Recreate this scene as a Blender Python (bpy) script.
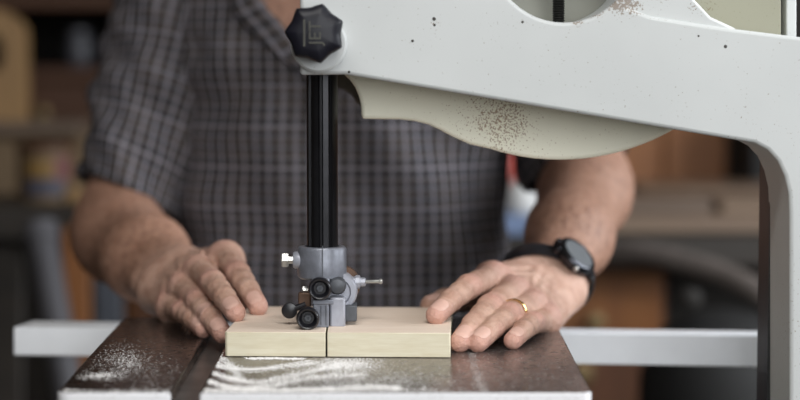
import bpy, bmesh, math, random
import numpy as np
from mathutils import Vector, Matrix

for o in list(bpy.data.objects):
    bpy.data.objects.remove(o)
SC = bpy.context.scene
COL = SC.collection

# ------------------------------------------------------------------ camera
FPX = 1889.0                      # focal length in pixels of an 800 px wide frame (85 mm)
TZ = 1.10                         # height of the saw table
CZ = TZ + 0.216                   # camera height
PITCH = math.atan(136 / FPX)
YAW = math.atan(33 / FPX)
cd = bpy.data.cameras.new('camera')
cam = bpy.data.objects.new('camera', cd)
COL.objects.link(cam)
cam.location = (0, 0, CZ)
cam.rotation_euler = (math.pi / 2 - PITCH, 0, -YAW)
cd.sensor_width = 36
cd.lens = FPX * 36 / 800
cd.clip_start = 0.05
cd.dof.use_dof = True
cd.dof.focus_distance = 1.42
cd.dof.aperture_fstop = 3.0
SC.camera = cam

# ------------------------------------------------------------------ view, world, lights
SC.view_settings.view_transform = 'Standard'
SC.view_settings.look = 'None'
SC.view_settings.gamma = 1.0
SC.view_settings.use_curve_mapping = False
SC.view_settings.exposure = 0.0
w = bpy.data.worlds.new('sky')
SC.world = w
w.use_nodes = True
w.node_tree.nodes['Background'].inputs[0].default_value = (0.75, 0.85, 1.0, 1)
w.node_tree.nodes['Background'].inputs[1].default_value = 0.6


def area(name, loc, target, sx, sy, power, col):
    l = bpy.data.lights.new(name, 'AREA')
    l.shape = 'RECTANGLE'
    l.size = sx
    l.size_y = sy
    l.energy = power
    l.color = col
    o = bpy.data.objects.new(name, l)
    COL.objects.link(o)
    o.location = loc
    d = Vector(target) - Vector(loc)
    o.rotation_euler = d.to_track_quat('-Z', 'Y').to_euler()
    return o


# daylight entering by the two window openings: behind the camera and in the right-hand wall
area('window_daylight', (0.62, -0.66, 1.70), (0.12, 1.5, 1.2), 1.5, 1.1, 31, (0.97, 0.985, 1.0))
area('side_window_daylight', (1.86, 1.50, 1.95), (0.05, 1.6, 1.1), 1.6, 1.1, 66, (0.93, 0.965, 1.0))

# ------------------------------------------------------------------ pixel to place
_R = cam.rotation_euler.to_matrix()
_r, _u, _w = _R.col[0].copy(), _R.col[1].copy(), -_R.col[2].copy()
CL = Vector((0, 0, CZ))


def ray(px, py):
    return _w * FPX + _r * (px - 400) + _u * (200 - py)


def P(px, py, Y):
    d = ray(px, py)
    return CL + d * (Y / d.y)


def Pz(px, py, z):
    d = ray(px, py)
    return CL + d * ((z - CZ) / d.z)


# ------------------------------------------------------------------ mesh helpers
WL = {}


def tag(o, label=None, cat=None, group=None, kind=None):
    if label: o['label'] = label
    if cat: o['category'] = cat
    if group: o['group'] = group
    if kind: o['kind'] = kind
    return o


def empty(name, loc, label=None, cat=None, group=None):
    o = bpy.data.objects.new(name, None)
    o.empty_display_size = 0.05
    o.location = loc
    COL.objects.link(o)
    WL[o.name] = Vector(loc)
    return tag(o, label, cat, group)


def link_mesh(name, me, mats, parent=None, base=None, smooth=40, bevel=0, segs=2):
    """me holds world coordinates; they are moved into the parent's (or base's) frame"""
    off = WL[parent.name] if parent else Vector(base if base else (0, 0, 0))
    if off.length > 0:
        me.transform(Matrix.Translation(-off))
    o = bpy.data.objects.new(name, me)
    COL.objects.link(o)
    if parent:
        o.parent = parent
    else:
        o.location = off
    WL[o.name] = Vector(off)
    if not isinstance(mats, (list, tuple)):
        mats = [mats]
    for m in mats:
        me.materials.append(m)
    if bevel:
        b = o.modifiers.new('bevel', 'BEVEL')
        b.width = bevel
        b.segments = segs
        b.limit_method = 'ANGLE'
        b.angle_limit = math.radians(35)
        b.harden_normals = False
    if smooth:
        me.shade_smooth()
        me.set_sharp_from_angle(angle=math.radians(smooth))
    return o


def frame_of(axis):
    a = Vector(axis).normalized()
    t = Vector((0, 0, 1)) if abs(a.z) < 0.9 else Vector((1, 0, 0))
    x = t.cross(a).normalized()
    return x, a.cross(x).normalized(), a


class MB:
    def __init__(s):
        s.v, s.f, s.m = [], [], []
        s.cur = 0

    def mat(s, i):
        s.cur = i
        return s

    def add(s, vs, fs):
        n = len(s.v)
        s.v += [tuple(v) for v in vs]
        s.f += [tuple(i + n for i in f) for f in fs]
        s.m += [s.cur] * len(fs)
        return s

    def box(s, lo, hi, rot=None, c=None):
        x0, y0, z0 = lo
        x1, y1, z1 = hi
        vs = [Vector(p) for p in ((x0, y0, z0), (x1, y0, z0), (x1, y1, z0), (x0, y1, z0), (x0, y0, z1), (x1, y0, z1), (x1, y1, z1), (x0, y1, z1))]
        if rot is not None:
            c = Vector(c) if c else (Vector(lo) + Vector(hi)) / 2
            vs = [rot @ (v - c) + c for v in vs]
        return s.add(vs, [(0, 3, 2, 1), (4, 5, 6, 7), (0, 1, 5, 4), (1, 2, 6, 5), (2, 3, 7, 6), (3, 0, 4, 7)])

    def hexa(s, vs):
        return s.add(vs, [(0, 3, 2, 1), (4, 5, 6, 7), (0, 1, 5, 4), (1, 2, 6, 5), (2, 3, 7, 6), (3, 0, 4, 7)])

    def lathe(s, origin, axis, prof, n=24, closed=False, prof_fn=None):
        """prof: (radius, distance along axis) pairs"""
        x, y, a = frame_of(axis)
        o = Vector(origin)
        vs, fs = [], []
        for (r, h) in prof:
            for k in range(n):
                t = 2 * math.pi * k / n
                q = r * (prof_fn(t, h) if prof_fn else 1)
                vs.append(o + a * h + x * (q * math.cos(t)) + y * (q * math.sin(t)))
        m = len(prof)
        for i in range(m - 1 if not closed else m):
            j = (i + 1) % m
            for k in range(n):
                l = (k + 1) % n
                fs.append((i * n + k, i * n + l, j * n + l, j * n + k))
        if not closed:
            fs.append(tuple(range(n - 1, -1, -1)))
            fs.append(tuple((m - 1) * n + k for k in range(n)))
        return s.add(vs, fs)

    def cyl(s, a, b, r, r2=None, n=20):
        a, b = Vector(a), Vector(b)
        return s.lathe(a, b - a, [(r, 0), (r if r2 is None else r2, (b - a).length)], n)

    def tube(s, pts, r, n=12):
        pts = [Vector(p) for p in pts]
        vs, fs = [], []
        x = None
        for i, p in enumerate(pts):
            t = (pts[min(i + 1, len(pts) - 1)] - pts[max(i - 1, 0)]).normalized()
            if x is None:
                x, y, _ = frame_of(t)
            x = (x - t * x.dot(t)).normalized()
            y = t.cross(x)
            rr = r(i / (len(pts) - 1)) if callable(r) else r
            for k in range(n):
                q = 2 * math.pi * k / n
                vs.append(p + x * (rr * math.cos(q)) + y * (rr * math.sin(q)))
        for i in range(len(pts) - 1):
            for k in range(n):
                l = (k + 1) % n
                fs.append((i * n + k, i * n + l, (i + 1) * n + l, (i + 1) * n + k))
        fs.append(tuple(range(n - 1, -1, -1)))
        fs.append(tuple((len(pts) - 1) * n + k for k in range(n)))
        return s.add(vs, fs)

    def prism(s, outline, thick, holes=()):
        """outline: world points in a plane; thick: extrusion vector"""
        bm = bmesh.new()
        loops = []
        for lp in [outline] + list(holes):
            vs = [bm.verts.new(p) for p in lp]
            for i in range(len(vs)):
                loops.append(bm.edges.new((vs[i], vs[(i + 1) % len(vs)])))
        if holes:
            bmesh.ops.triangle_fill(bm, use_beauty=True, use_dissolve=False, edges=loops)
        else:
            bm.faces.new(bm.verts[:] if False else [v for v in bm.verts])
        return s._ext(bm, thick)

    def sheet(s, pts, faces, thick):
        bm = bmesh.new()
        vs = [bm.verts.new(p) for p in pts]
        for f in faces: bm.faces.new([vs[i] for i in f])
        return s._ext(bm, thick)

    def _ext(s, bm, thick):
        r = bmesh.ops.extrude_face_region(bm, geom=bm.faces[:])
        bmesh.ops.translate(bm, vec=Vector(thick), verts=[g for g in r['geom'] if isinstance(g, bmesh.types.BMVert)])
        bmesh.ops.recalc_face_normals(bm, faces=bm.faces)
        bm.verts.index_update()
        s.add([v.co.copy() for v in bm.verts], [tuple(v.index for v in f.verts) for f in bm.faces])
        bm.free()
        return s

    def mesh(s, name):
        me = bpy.data.meshes.new(name)
        me.from_pydata([tuple(v) for v in s.v], [], s.f)
        me.polygons.foreach_set('material_index', s.m)
        me.update()
        return me

    def build(s, name, mats, parent=None, base=None, smooth=40, bevel=0, segs=2):
        me = s.mesh(name)
        bm = bmesh.new()
        bm.from_mesh(me)
        bmesh.ops.recalc_face_normals(bm, faces=bm.faces)
        bm.to_mesh(me)
        bm.free()
        return link_mesh(name, me, mats, parent, base, smooth, bevel, segs)


def arc(cx, cy, r, a0, a1, n):
    return [(cx + r * math.cos(math.radians(a0 + (a1 - a0) * i / n)), cy + r * math.sin(math.radians(a0 + (a1 - a0) * i / n))) for i in range(n + 1)]


# ------------------------------------------------------------------ materials
def nodes_of(name):
    m = bpy.data.materials.new(name)
    m.use_nodes = True
    nt = m.node_tree
    return m, nt, nt.nodes['Principled BSDF']


def N(nt, t, **kw):
    n = nt.nodes.new(t)
    for k, v in kw.items():
        if k in n.inputs.keys():
            n.inputs[k].default_value = v
        else:
            setattr(n, k, v)
    return n


def mixc(nt, fac, a, b, mode='MIX'):
    n = nt.nodes.new('ShaderNodeMix')
    n.data_type = 'RGBA'
    n.blend_type = mode
    for i, x in ((0, fac), (6, a), (7, b)):
        if isinstance(x, (int, float)):
            n.inputs[i].default_value = x
        elif isinstance(x, tuple):
            n.inputs[i].default_value = x + (1,) if len(x) == 3 else x
        else:
            nt.links.new(x, n.inputs[i])
    return n.outputs[2]


def math_(nt, op, a, b=None, c=None, clamp=False):
    n = nt.nodes.new('ShaderNodeMath')
    n.operation = op
    n.use_clamp = clamp
    for i, x in enumerate((a, b, c)):
        if x is None: continue
        if isinstance(x, (int, float)): n.inputs[i].default_value = x
        else: nt.links.new(x, n.inputs[i])
    return n.outputs[0]


def ramp(nt, fac, stops):
    n = nt.nodes.new('ShaderNodeValToRGB')
    e = n.color_ramp.elements
    while len(e) < len(stops): e.new(0.5)
    for i, (p, c) in enumerate(stops):
        e[i].position = p
        e[i].color = (c, c, c, 1) if isinstance(c, (int, float)) else (c + (1,))
    nt.links.new(fac, n.inputs[0])
    return n.outputs[0]


def coords(nt, kind='Object', scale=(1, 1, 1)):
    t = nt.nodes.new('ShaderNodeTexCoord')
    mp = nt.nodes.new('ShaderNodeMapping')
    mp.inputs['Scale'].default_value = scale
    nt.links.new(t.outputs[kind], mp.inputs[0])
    return mp.outputs[0]


def noise(nt, co, scale, detail=4, rough=0.55):
    n = N(nt, 'ShaderNodeTexNoise', Scale=scale, Detail=detail, Roughness=rough)
    nt.links.new(co, n.inputs['Vector'])
    return n.outputs[0]


def bump(nt, bs, h, strength, dist):
    b = N(nt, 'ShaderNodeBump', Strength=strength, Distance=dist)
    nt.links.new(h, b.inputs['Height'])
    nt.links.new(b.outputs[0], bs.inputs['Normal'])


def simple(name, c, rough=0.5, metal=0.0, var=0.15, scale=60, bmp=0.1, stretch=(1, 1, 1), spec=0.5, c2=None):
    m, nt, bs = nodes_of(name)
    co = coords(nt, 'Object', stretch)
    n = noise(nt, co, scale)
    f = ramp(nt, n, [(0.3, 0.0), (0.7, 1.0)])
    b = c2 if c2 else tuple(x * (1 - var) for x in c)
    a = c if c2 else tuple(min(1, x * (1 + var)) for x in c)
    nt.links.new(mixc(nt, f, a, b), bs.inputs['Base Color'])
    bs.inputs['Roughness'].default_value = rough
    bs.inputs['Metallic'].default_value = metal
    bs.inputs['Specular IOR Level'].default_value = spec
    if bmp:
        bump(nt, bs, n, bmp, 0.002)
    return m


def wood(name, light, dark, axis='X', scale=28, rough=0.55, stretch=14):
    m, nt, bs = nodes_of(name)
    st = {'X': (1, stretch, stretch), 'Y': (stretch, 1, stretch), 'Z': (stretch, stretch, 1)}[axis]
    co = coords(nt, 'Object', st)
    n1 = noise(nt, co, scale / 10, 5, 0.6)
    n2 = noise(nt, co, scale / 2, 3, 0.6)
    f = math_(nt, 'ADD', math_(nt, 'MULTIPLY', n1, 0.7), math_(nt, 'MULTIPLY', n2, 0.3))
    nt.links.new(mixc(nt, ramp(nt, f, [(0.35, 0.0), (0.65, 1.0)]), light, dark), bs.inputs['Base Color'])
    bs.inputs['Roughness'].default_value = rough
    bump(nt, bs, f, 0.12, 0.001)
    return m


def paint(name, c, dirt, speck_scale, thr, dens, rough=0.35, spots=(), stain=()):
    """machine paint with brown specks where the grime is densest; spots / stain are (centre, radius) in object space"""
    m, nt, bs = nodes_of(name)
    co = coords(nt)
    big = noise(nt, co, 9, 3)
    tone = mixc(nt, ramp(nt, big, [(0.35, 0.0), (0.68, 1.0)]), c, tuple(x * 0.93 for x in c))
    vo = N(nt, 'ShaderNodeTexNoise', Scale=speck_scale, Detail=2, Roughness=0.5)
    nt.links.new(co, vo.inputs['Vector'])
    area_ = noise(nt, co, 14, 3)
    dn = ramp(nt, area_, [(dens, 0.0), (dens + 0.22, 1.0)])
    sp = math_(nt, 'ADD', vo.outputs[0], math_(nt, 'MULTIPLY', dn, 0.09))
    geo = nt.nodes.new('ShaderNodeTexCoord')
    for (p, r, k) in stain:
        dd = N(nt, 'ShaderNodeVectorMath', operation='DISTANCE')
        nt.links.new(geo.outputs['Object'], dd.inputs[0])
        dd.inputs[1].default_value = p
        g = math_(nt, 'SUBTRACT', 1.0, math_(nt, 'DIVIDE', dd.outputs['Value'], r), clamp=True)
        sp = math_(nt, 'ADD', sp, math_(nt, 'MULTIPLY', g, k))
    mask = ramp(nt, sp, [(thr, 0.0), (thr + 0.035, 1.0)])
    col = mixc(nt, math_(nt, 'MULTIPLY', mask, 0.75), tone, dirt)
    for (p, r) in spots:
        dd = N(nt, 'ShaderNodeVectorMath', operation='DISTANCE')
        nt.links.new(geo.outputs['Object'], dd.inputs[0])
        dd.inputs[1].default_value = p
        s = math_(nt, 'LESS_THAN', dd.outputs['Value'], r)
        col = mixc(nt, s, col, (0.035, 0.03, 0.025))
    nt.links.new(col, bs.inputs['Base Color'])
    bs.inputs['Roughness'].default_value = rough
    bs.inputs['Specular IOR Level'].default_value = 0.3
    bump(nt, bs, noise(nt, co, 220, 3), 0.06, 0.0006)
    return m


M = {}


def fill_lamp(x, y, z, sx, sy, power):  # added unseen lamp to lighten the board top; its housing is made up
    t = empty('fill_lamp', (x, y, z), 'added fill lamp, unseen, hung above and in front of the saw', 'lamp')
    MB().box((x - sx / 2 - 0.03, y - sy / 2 - 0.03, z + 0.03), (x + sx / 2 + 0.03, y + sy / 2 + 0.03, z + 0.08)).build('housing', simple('fill_lamp_housing', (0.7, 0.7, 0.7), 0.5), t, bevel=0.004)
    for dx in (-0.35, 0.35):
        MB().cyl((x + dx * sx, y, z + 0.08), (x + dx * sx, y, 2.75), 0.008).build('rod', M['steel'], t)
    a = area('fill_lamp_light', (x, y, z + 0.02), (x, y, z - 1), sx, sy, power, (1.0, 0.985, 0.95))
    a.parent = t
    a.location = (0, 0, 0.02)


M['post'] = simple('black_oxide_steel', (0.012, 0.012, 0.014), 0.28, 0.6, 0.2, 80, 0.05)
M['cast'] = simple('grey_cast_alloy', (0.17, 0.18, 0.21), 0.40, 0.35, 0.18, 120, 0.15)
M['cast_light'] = simple('light_grey_alloy', (0.32, 0.33, 0.375), 0.4, 0.3, 0.15, 120, 0.1)
M['dark_block'] = simple('dark_grey_block', (0.07, 0.075, 0.085), 0.5, 0.3, 0.2, 120, 0.1)
M['black'] = simple('black_plastic', (0.010, 0.010, 0.013), 0.33, 0, 0.2, 60, 0.05)
M['black_knob'] = simple('black_moulded_knob', (0.005, 0.005, 0.009), 0.42, 0, 0.2, 60, 0.05, spec=0.28)
M['letter'] = simple('olive_letter_paint', (0.028, 0.027, 0.018), 0.5, 0, 0.1, 60, 0.05)
M['steel'] = simple('bright_steel', (0.48, 0.48, 0.46), 0.32, 0.7, 0.1, 90, 0.05)
M['copper'] = simple('rusty_brown_steel', (0.12, 0.07, 0.045), 0.5, 0.5, 0.3, 90, 0.1)
M['thread'] = simple('dark_threaded_steel', (0.03, 0.03, 0.028), 0.4, 0.7, 0.2, 90, 0.1)
M['blade'] = simple('blade_steel', (0.1, 0.09, 0.085), 0.35, 0.8, 0.2, 90, 0.05)
M['guard'] = simple('dark_brown_guard_paint', (0.016, 0.011, 0.010), 0.5, 0, 0.25, 30, 0.1)
M['guard2'] = simple('black_guard_edge', (0.006, 0.006, 0.006), 0.5, 0, 0.25, 30, 0.1)
M['gold'] = simple('yellow_gold', (0.85, 0.58, 0.24), 0.2, 1.0, 0.05, 60, 0)
M['olive'] = simple('olive_guard_paint', (0.05, 0.045, 0.035), 0.6, 0, 0.2, 60, 0.05)
fill_lamp(0.0, 0.40, 2.42, 1.2, 0.35, 22)

# ================================================================== the room
def struct(name, mb, m, **kw):
    o = mb.build(name, m, **kw)
    o['kind'] = 'structure'
    return o


RX0, RX1, RY0, RY1, RH = -2.3, 1.95, -0.75, 4.6, 2.75
M['floor'] = simple('worn_concrete', (0.09, 0.08, 0.07), 0.7, 0, 0.25, 6, 0.2)
M['wall'] = simple('dim_plaster', (0.11, 0.09, 0.07), 0.8, 0, 0.12, 5, 0.1)
M['panel'] = wood('dark_panelling', (0.035, 0.022, 0.012), (0.015, 0.010, 0.006), 'Z', 30)
M['ceil'] = simple('ceiling_board', (0.14, 0.12, 0.10), 0.9, 0, 0.1, 5, 0.1)
M['trimw'] = simple('window_trim_paint', (0.6, 0.58, 0.54), 0.5, 0, 0.08, 8, 0.05)
struct('floor', MB().box((RX0, RY0, -0.05), (RX1, RY1, 0)), M['floor'])
struct('ceiling', MB().box((RX0, RY0, RH), (RX1, RY1, RH + 0.05)), M['ceil'])
struct('wall_left', MB().box((RX0 - 0.1, RY0, 0), (RX0, RY1, RH)), M['wall'])
struct('wall_back', MB().box((RX0 - 0.1, RY1, 0), (RX1 + 0.1, RY1 + 0.1, RH)), M['panel'])
# wall behind the camera with its window opening
wx0, wx1, wz0, wz1 = -0.18, 1.42, 1.1, 2.3
mb = MB()
mb.box((RX0 - 0.1, RY0 - 0.1, 0), (wx0, RY0, RH)).box((wx1, RY0 - 0.1, 0), (RX1 + 0.1, RY0, RH))
mb.box((wx0, RY0 - 0.1, 0), (wx1, RY0, wz0)).box((wx0, RY0 - 0.1, wz1), (wx1, RY0, RH))
struct('wall_front', mb, M['wall'])
mb = MB()
for a in (wx0, (wx0 + wx1) / 2 - 0.02, wx1 - 0.04): mb.box((a, RY0 - 0.08, wz0), (a + 0.04, RY0 - 0.02, wz1))
for a in (wz0, wz1 - 0.04): mb.box((wx0, RY0 - 0.08, a), (wx1, RY0 - 0.02, a + 0.04))
struct('window_1', mb, M['trimw'])
vy0, vy1, vz0, vz1 = 0.65, 2.35, 1.35, 2.55
mb = MB()
mb.box((RX1, RY0, 0), (RX1 + 0.1, vy0, RH)).box((RX1, vy1, 0), (RX1 + 0.1, RY1, RH))
mb.box((RX1, vy0, 0), (RX1 + 0.1, vy1, vz0)).box((RX1, vy0, vz1), (RX1 + 0.1, vy1, RH))
struct('wall_right', mb, M['wall'])
mb = MB()
for a in (vy0, (vy0 + vy1) / 2 - 0.02, vy1 - 0.04): mb.box((RX1 + 0.02, a, vz0), (RX1 + 0.08, a + 0.04, vz1))
for a in (vz0, vz1 - 0.04): mb.box((RX1 + 0.02, vy0, a), (RX1 + 0.08, vy1, a + 0.04))
struct('window_2', mb, M['trimw'])

# ================================================================== the band saw
SB = (0.33, 1.42, 0.0)
saw = empty('band_saw', SB, 'white cast-iron band saw with black star knob and dark steel table', 'band saw')


def rel(p): return tuple(Vector(p) - Vector(SB))


YF, YB = 1.38, 1.455                 # front and rear faces of the cast arm
hole_c = (564, -50)
stains = [(rel(P(630, 2, YF)), 0.014, 0.42), (rel(P(596, 14, YF)), 0.008, 0.3), (rel(P(578, 21, YF)), 0.007, 0.28), (rel(P(614, 5, YF)), 0.009, 0.28),
          (rel(P(695, 8, YF)), 0.010, 0.2), (rel(P(435, 24, YF)), 0.006, 0.2)]
spots = [(rel(P(725.5, 46.5, YF)), 0.0013), (rel(P(412.5, 41, YF)), 0.0011), (rel(P(522.5, 22, YF)), 0.001), (rel(P(434, 19, YF)), 0.0014),
         (rel(P(434.5, 25, YF)), 0.0010), (rel(P(698.5, 36, YF)), 0.0008), (rel(P(349, 72, YF)), 0.0010)]
M['arm'] = paint('white_machine_paint', (0.485, 0.50, 0.495), (0.16, 0.11, 0.07), 620, 0.715, 0.52, 0.55, spots, stains)
M['cream'] = paint('cream_machine_paint', (0.90, 0.885, 0.73), (0.26, 0.14, 0.05), 720, 0.715, 0.45, 0.6, (),
                   [(rel(P(490, 112, 1.458)), 0.045, 0.17), (rel(P(520, 132, 1.458)), 0.03, 0.08), (rel(P(700, 10, 1.47)), 0.03, 0.05)])


def outl(pts, Y): return [P(x, y, Y) for (x, y) in pts]


# cast frame: arm with its round opening, inner corner and column down to the base
o1 = [(300, 75), (300, -130), (645, -130), (645, -25), (628, 8), (650, 16), (700, 24), (735, 29), (800, 37), (900, 52), (925, 75), (932, 110)]
o1 += [(932, 780), (790, 780)]
o1 += [(790, 215), (789, 193), (785, 176), (778, 161), (768, 150), (755, 143)]
o1 += [(346, 74.5)]
hole = [(hole_c[0] + 72.5 * math.cos(2 * math.pi * k / 48), hole_c[1] + 72.5 * math.sin(2 * math.pi * k / 48)) for k in range(48)]
lowx = [i for i, q in enumerate(o1) if q == (346, 74.5)][0]
mid_low = (564, 74.5 + (143 - 74.5) * (564 - 346) / (755 - 346))
pts2 = o1 + [mid_low, (564, -130)] + hole
n1 = len(o1)
H = lambda k: n1 + 2 + k % 48
# two halves meeting on the vertical line through the opening (hole index 12 is its lowest point, 36 its highest)
left_half = [lowx, 0, 1, n1 + 1] + [H(36 - k) for k in range(0, 25)] + [n1]
right_half = [n1 + 1] + list(range(2, lowx)) + [n1] + [H(12 - k) for k in range(0, 25)]
mb = MB()
mb.sheet(outl(pts2, YF), [left_half, right_half], (0, YB - YF, 0))
arm = mb.build('frame', M['arm'], saw, bevel=0.0028, segs=3)
mb = MB()
mb.prism(outl([(645, -130), (672, -60), (695, 0), (711, 17), (737, 29), (735, 60), (616, 60), (616, 16), (626, 2), (640, -22), (645, -60)], YF + 0.0035), (0, 0.066, 0))
mb.build('web', M['arm'], arm, bevel=0.002)
# boss under the star knob
bc = P(319, 44, YF)
MB().lathe(bc, (0, -1, 0), [(0.0205, -0.004), (0.0205, 0.006), (0.019, 0.0075), (0.001, 0.0075)], 40).build('knob_boss', M['arm'], arm, smooth=35)

# lower tip of the arm around the guide post
mb = MB().prism(outl([(301, 74), (301, 40), (344, 40), (344, 74)], YF + 0.004), (0, 0.09, 0))
mb.build('post_clamp', M['arm'], arm, bevel=0.003)

# upper wheel housing
YH = 1.462
oh = [(343, 60), (344, 75), (350, 80), (355, 87), (359, 97), (361, 106), (361.5, 119), (400, 119.5), (414, 121), (428, 124.5), (440, 130), (455, 138), (470, 144.5)]
c, r = (560, -68), 228
oh += [(c[0] + r * math.sin(math.radians(a)), c[1] + r * math.cos(math.radians(a))) for a in range(-18, 44, 3)]
topc = lambda a0, a1: [(551.5 + 229.5 * math.cos(math.radians(a)), -68 - 229.5 * math.sin(math.radians(a))) for a in range(a0, a1 + 1, 5)]
oh += [(745, 100), (781, 60)] + topc(0, 180) + [(322, 60)]
mb = MB().prism(outl(oh, YH), (0, 0.085, 0))
hous = mb.build('wheel_housing', M['cream'], saw, bevel=0.003, segs=3)
mb = MB().prism(outl([(786.5, 60), (796.5, 60), (796.5, -40), (786.5, -40)], YH), (0, 0.085, 0))
mb.build('housing_flange', M['arm'], hous, bevel=0.001)
mb = MB().prism(outl([(772, 60), (792, 60), (792, -40), (772, -40)], YH + 0.02), (0, 0.06, 0))
mb.build('housing_rim', M['olive'], hous)
mb = MB().prism(outl([(336, 62), (337, 88), (344, 90), (351, 95), (357, 103), (366, 110), (380, 60)], 1.552), (0, 0.03, 0))
mb.build('housing_lip', M['olive'], hous, bevel=0.002)
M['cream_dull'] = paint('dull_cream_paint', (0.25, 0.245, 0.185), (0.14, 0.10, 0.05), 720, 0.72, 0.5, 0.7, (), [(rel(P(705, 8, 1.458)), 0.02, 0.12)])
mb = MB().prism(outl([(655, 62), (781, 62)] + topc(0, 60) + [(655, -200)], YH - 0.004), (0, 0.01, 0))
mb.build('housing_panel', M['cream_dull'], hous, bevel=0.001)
M['cream_shade'] = simple('painted_hole_shade', (0.26, 0.262, 0.225), 0.7, 0, 0.08, 14, 0.05)  # darkened cream: the arm's shade in the opening is put into the colour
mb = MB().prism(outl([(564 + 90 * math.cos(2 * math.pi * k / 40), -50 + 84 * math.sin(2 * math.pi * k / 40)) for k in range(40)], YB + 0.0025), (0, 0.008, 0))
mb.build('hole_shade_plate', M['cream_shade'], hous)  # plate added behind the opening to carry that shade
# tension rod with cut thread seen in the opening
rc = P(558.5, 20, 1.432)
prof = []
for i in range(110):
    prof.append((0.0043 + (0.0006 if i % 2 else -0.0003), -0.012 + i * 0.0009))
MB().lathe(rc, (0, 0, 1), prof, 18).build('tension_rod', M['thread'], saw, smooth=60)

# star knob with its raised lettering
kc = P(314.5, 33, 1.345)
pts = []
n = 140
for k in range(n):
    t = 2 * math.pi * k / n
    ph = ((t * 7 / (2 * math.pi) + 0.02) % 1.0)
    x = abs(ph - 0.5) * 2                      # 1 at the tip, 0 in the scallop
    r = 0.0186 + 0.0032 * (x ** 1.6)
    pts.append((r, t))
mb = MB()
layers = [(0.55, 0.034), (0.80, 0.031), (0.94, 0.022), (1.0, 0.014), (1.0, 0.008), (0.97, 0.003), (0.90, 0.0009), (0.6, 0.0), (0.02, 0.0)]
vs, fs = [], []
for (s_, d_) in layers:
    for (r, t) in pts:
        q = r * s_ if s_ > 0.62 else 0.0195 * s_
        vs.append(kc + Vector((q * math.sin(t + 0.28), d_ - 0.004 * (1 if s_ < 0.7 and d_ < 0.01 else 0) * 0.3, q * math.cos(t + 0.28))))
for i in range(len(layers) - 1):
    for k in range(n):
        l = (k + 1) % n
        fs.append((i * n + k, i * n + l, (i + 1) * n + l, (i + 1) * n + k))
fs.append(tuple(range(n))); fs.append(tuple((len(layers) - 1) * n + k for k in range(n)))
mb.add(vs, fs)
knob = mb.build('star_knob', M['black_knob'], saw, smooth=50)
tag(knob, 'black seven-lobed star knob with raised lettering')
fc = bpy.data.curves.new('lettering', 'FONT')
fc.body = 'JET'
fc.size = 0.0125
fc.extrude = 0.0005
fc.align_x = 'CENTER'
fc.align_y = 'CENTER'
tmp = bpy.data.objects.new('tmp_text', fc)
COL.objects.link(tmp)
bpy.context.view_layer.update()
me = bpy.data.meshes.new_from_object(tmp.evaluated_get(bpy.context.evaluated_depsgraph_get()))
bpy.data.objects.remove(tmp)
# stand upright facing the camera (-Y), then turn a quarter left so it reads upwards
me.transform(Matrix.Translation(kc + Vector((0.0008, -0.0013, 0.0))) @ Matrix.Rotation(math.radians(-90), 4, 'Y') @ Matrix.Rotation(math.radians(90), 4, 'X'))
link_mesh('lettering', me, M['letter'], knob, smooth=0)
p = kc + Vector((-0.0072, -0.0016, 0))
MB().box((p.x - 0.0007, p.y, p.z - 0.0095), (p.x + 0.0007, p.y + 0.001, p.z + 0.0095)).build('lettering_bar', M['letter'], knob, smooth=0)
MB().cyl(kc + Vector((0, 0.02, 0)), kc + Vector((0, 0.06, 0)), 0.006).build('knob_stem', M['steel'], knob)

# guide post: fluted black bar
YP = 1.435
pc = P(322.5, 250, YP)
ztop, zbot = P(322, 40, YP).z, P(322, 262, YP).z
prof = []
for k in range(72):
    t = 2 * math.pi * k / 72
    x, y = math.sin(t), -math.cos(t)            # -y faces the camera
    hexr = math.cos(math.pi / 6) / math.cos(((t + math.pi / 6) % (math.pi / 3)) - math.pi / 6)
    r = 0.0118 * (0.55 + 0.45 * hexr)
    for tc in (-0.09, 0.62, -1.0):
        if abs(((t - tc + math.pi) % (2 * math.pi)) - math.pi) < 0.13: r -= 0.0016
    prof.append((x * r, y * r))
mb = MB().prism([Vector((pc.x + x, pc.y + y, zbot)) for (x, y) in prof], (0, 0, ztop - zbot))
mb.build('guide_post', M['post'], saw, smooth=30)

# blade
xb = P(328.3, 330, 1.45).x
MB().box((xb - 0.0004, 1.4505, TZ - 0.25), (xb + 0.0004, 1.4615, 1.415)).build('blade', M['blade'], saw, smooth=0)
MB().box((0.330, 1.470, 0.62), (0.3308, 1.481, 1.25)).build('blade', M['blade'], saw, smooth=0)

# blade guide assembly hanging from the post
gb = MB().lathe(P(322, 277, YP), (0, 0, 1), [(0.0165, -0.001), (0.0185, 0.0005), (0.0188, 0.004), (0.0188, 0.0215), (0.0175, 0.0235), (0.0135, 0.0238), (0.0135, 0.018)], 48)
guide = gb.build('guide_collar', M['cast'], saw, smooth=40)
g0 = lambda x, y, Y: P(x, y, Y)


def gpart(mb, name, m, **kw): return mb.build(name, M[m], guide, **kw)


s = P(322.5, 261, 1.4158)
gpart(MB().box((s.x - 0.0004, s.y - 0.0004, s.z - 0.0115), (s.x + 0.0004, s.y + 0.001, s.z + 0.0115)), 'collar_split', 'dark_block', smooth=0)
# clamp bolt on the left
a = P(299, 260, 1.432)
gpart(MB().lathe(a, (-1, 0, 0), [(0.0066, -0.002), (0.0066, 0.003), (0.0055, 0.0045)], 28), 'washer', 'cast_light')
gpart(MB().lathe(a, (-1, 0, 0), [(0.003, 0.0), (0.003, 0.008), (0.0055, 0.008), (0.0058, 0.009), (0.0058, 0.0125), (0.005, 0.0135)], 6), 'clamp_bolt', 'steel', smooth=20)
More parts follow.
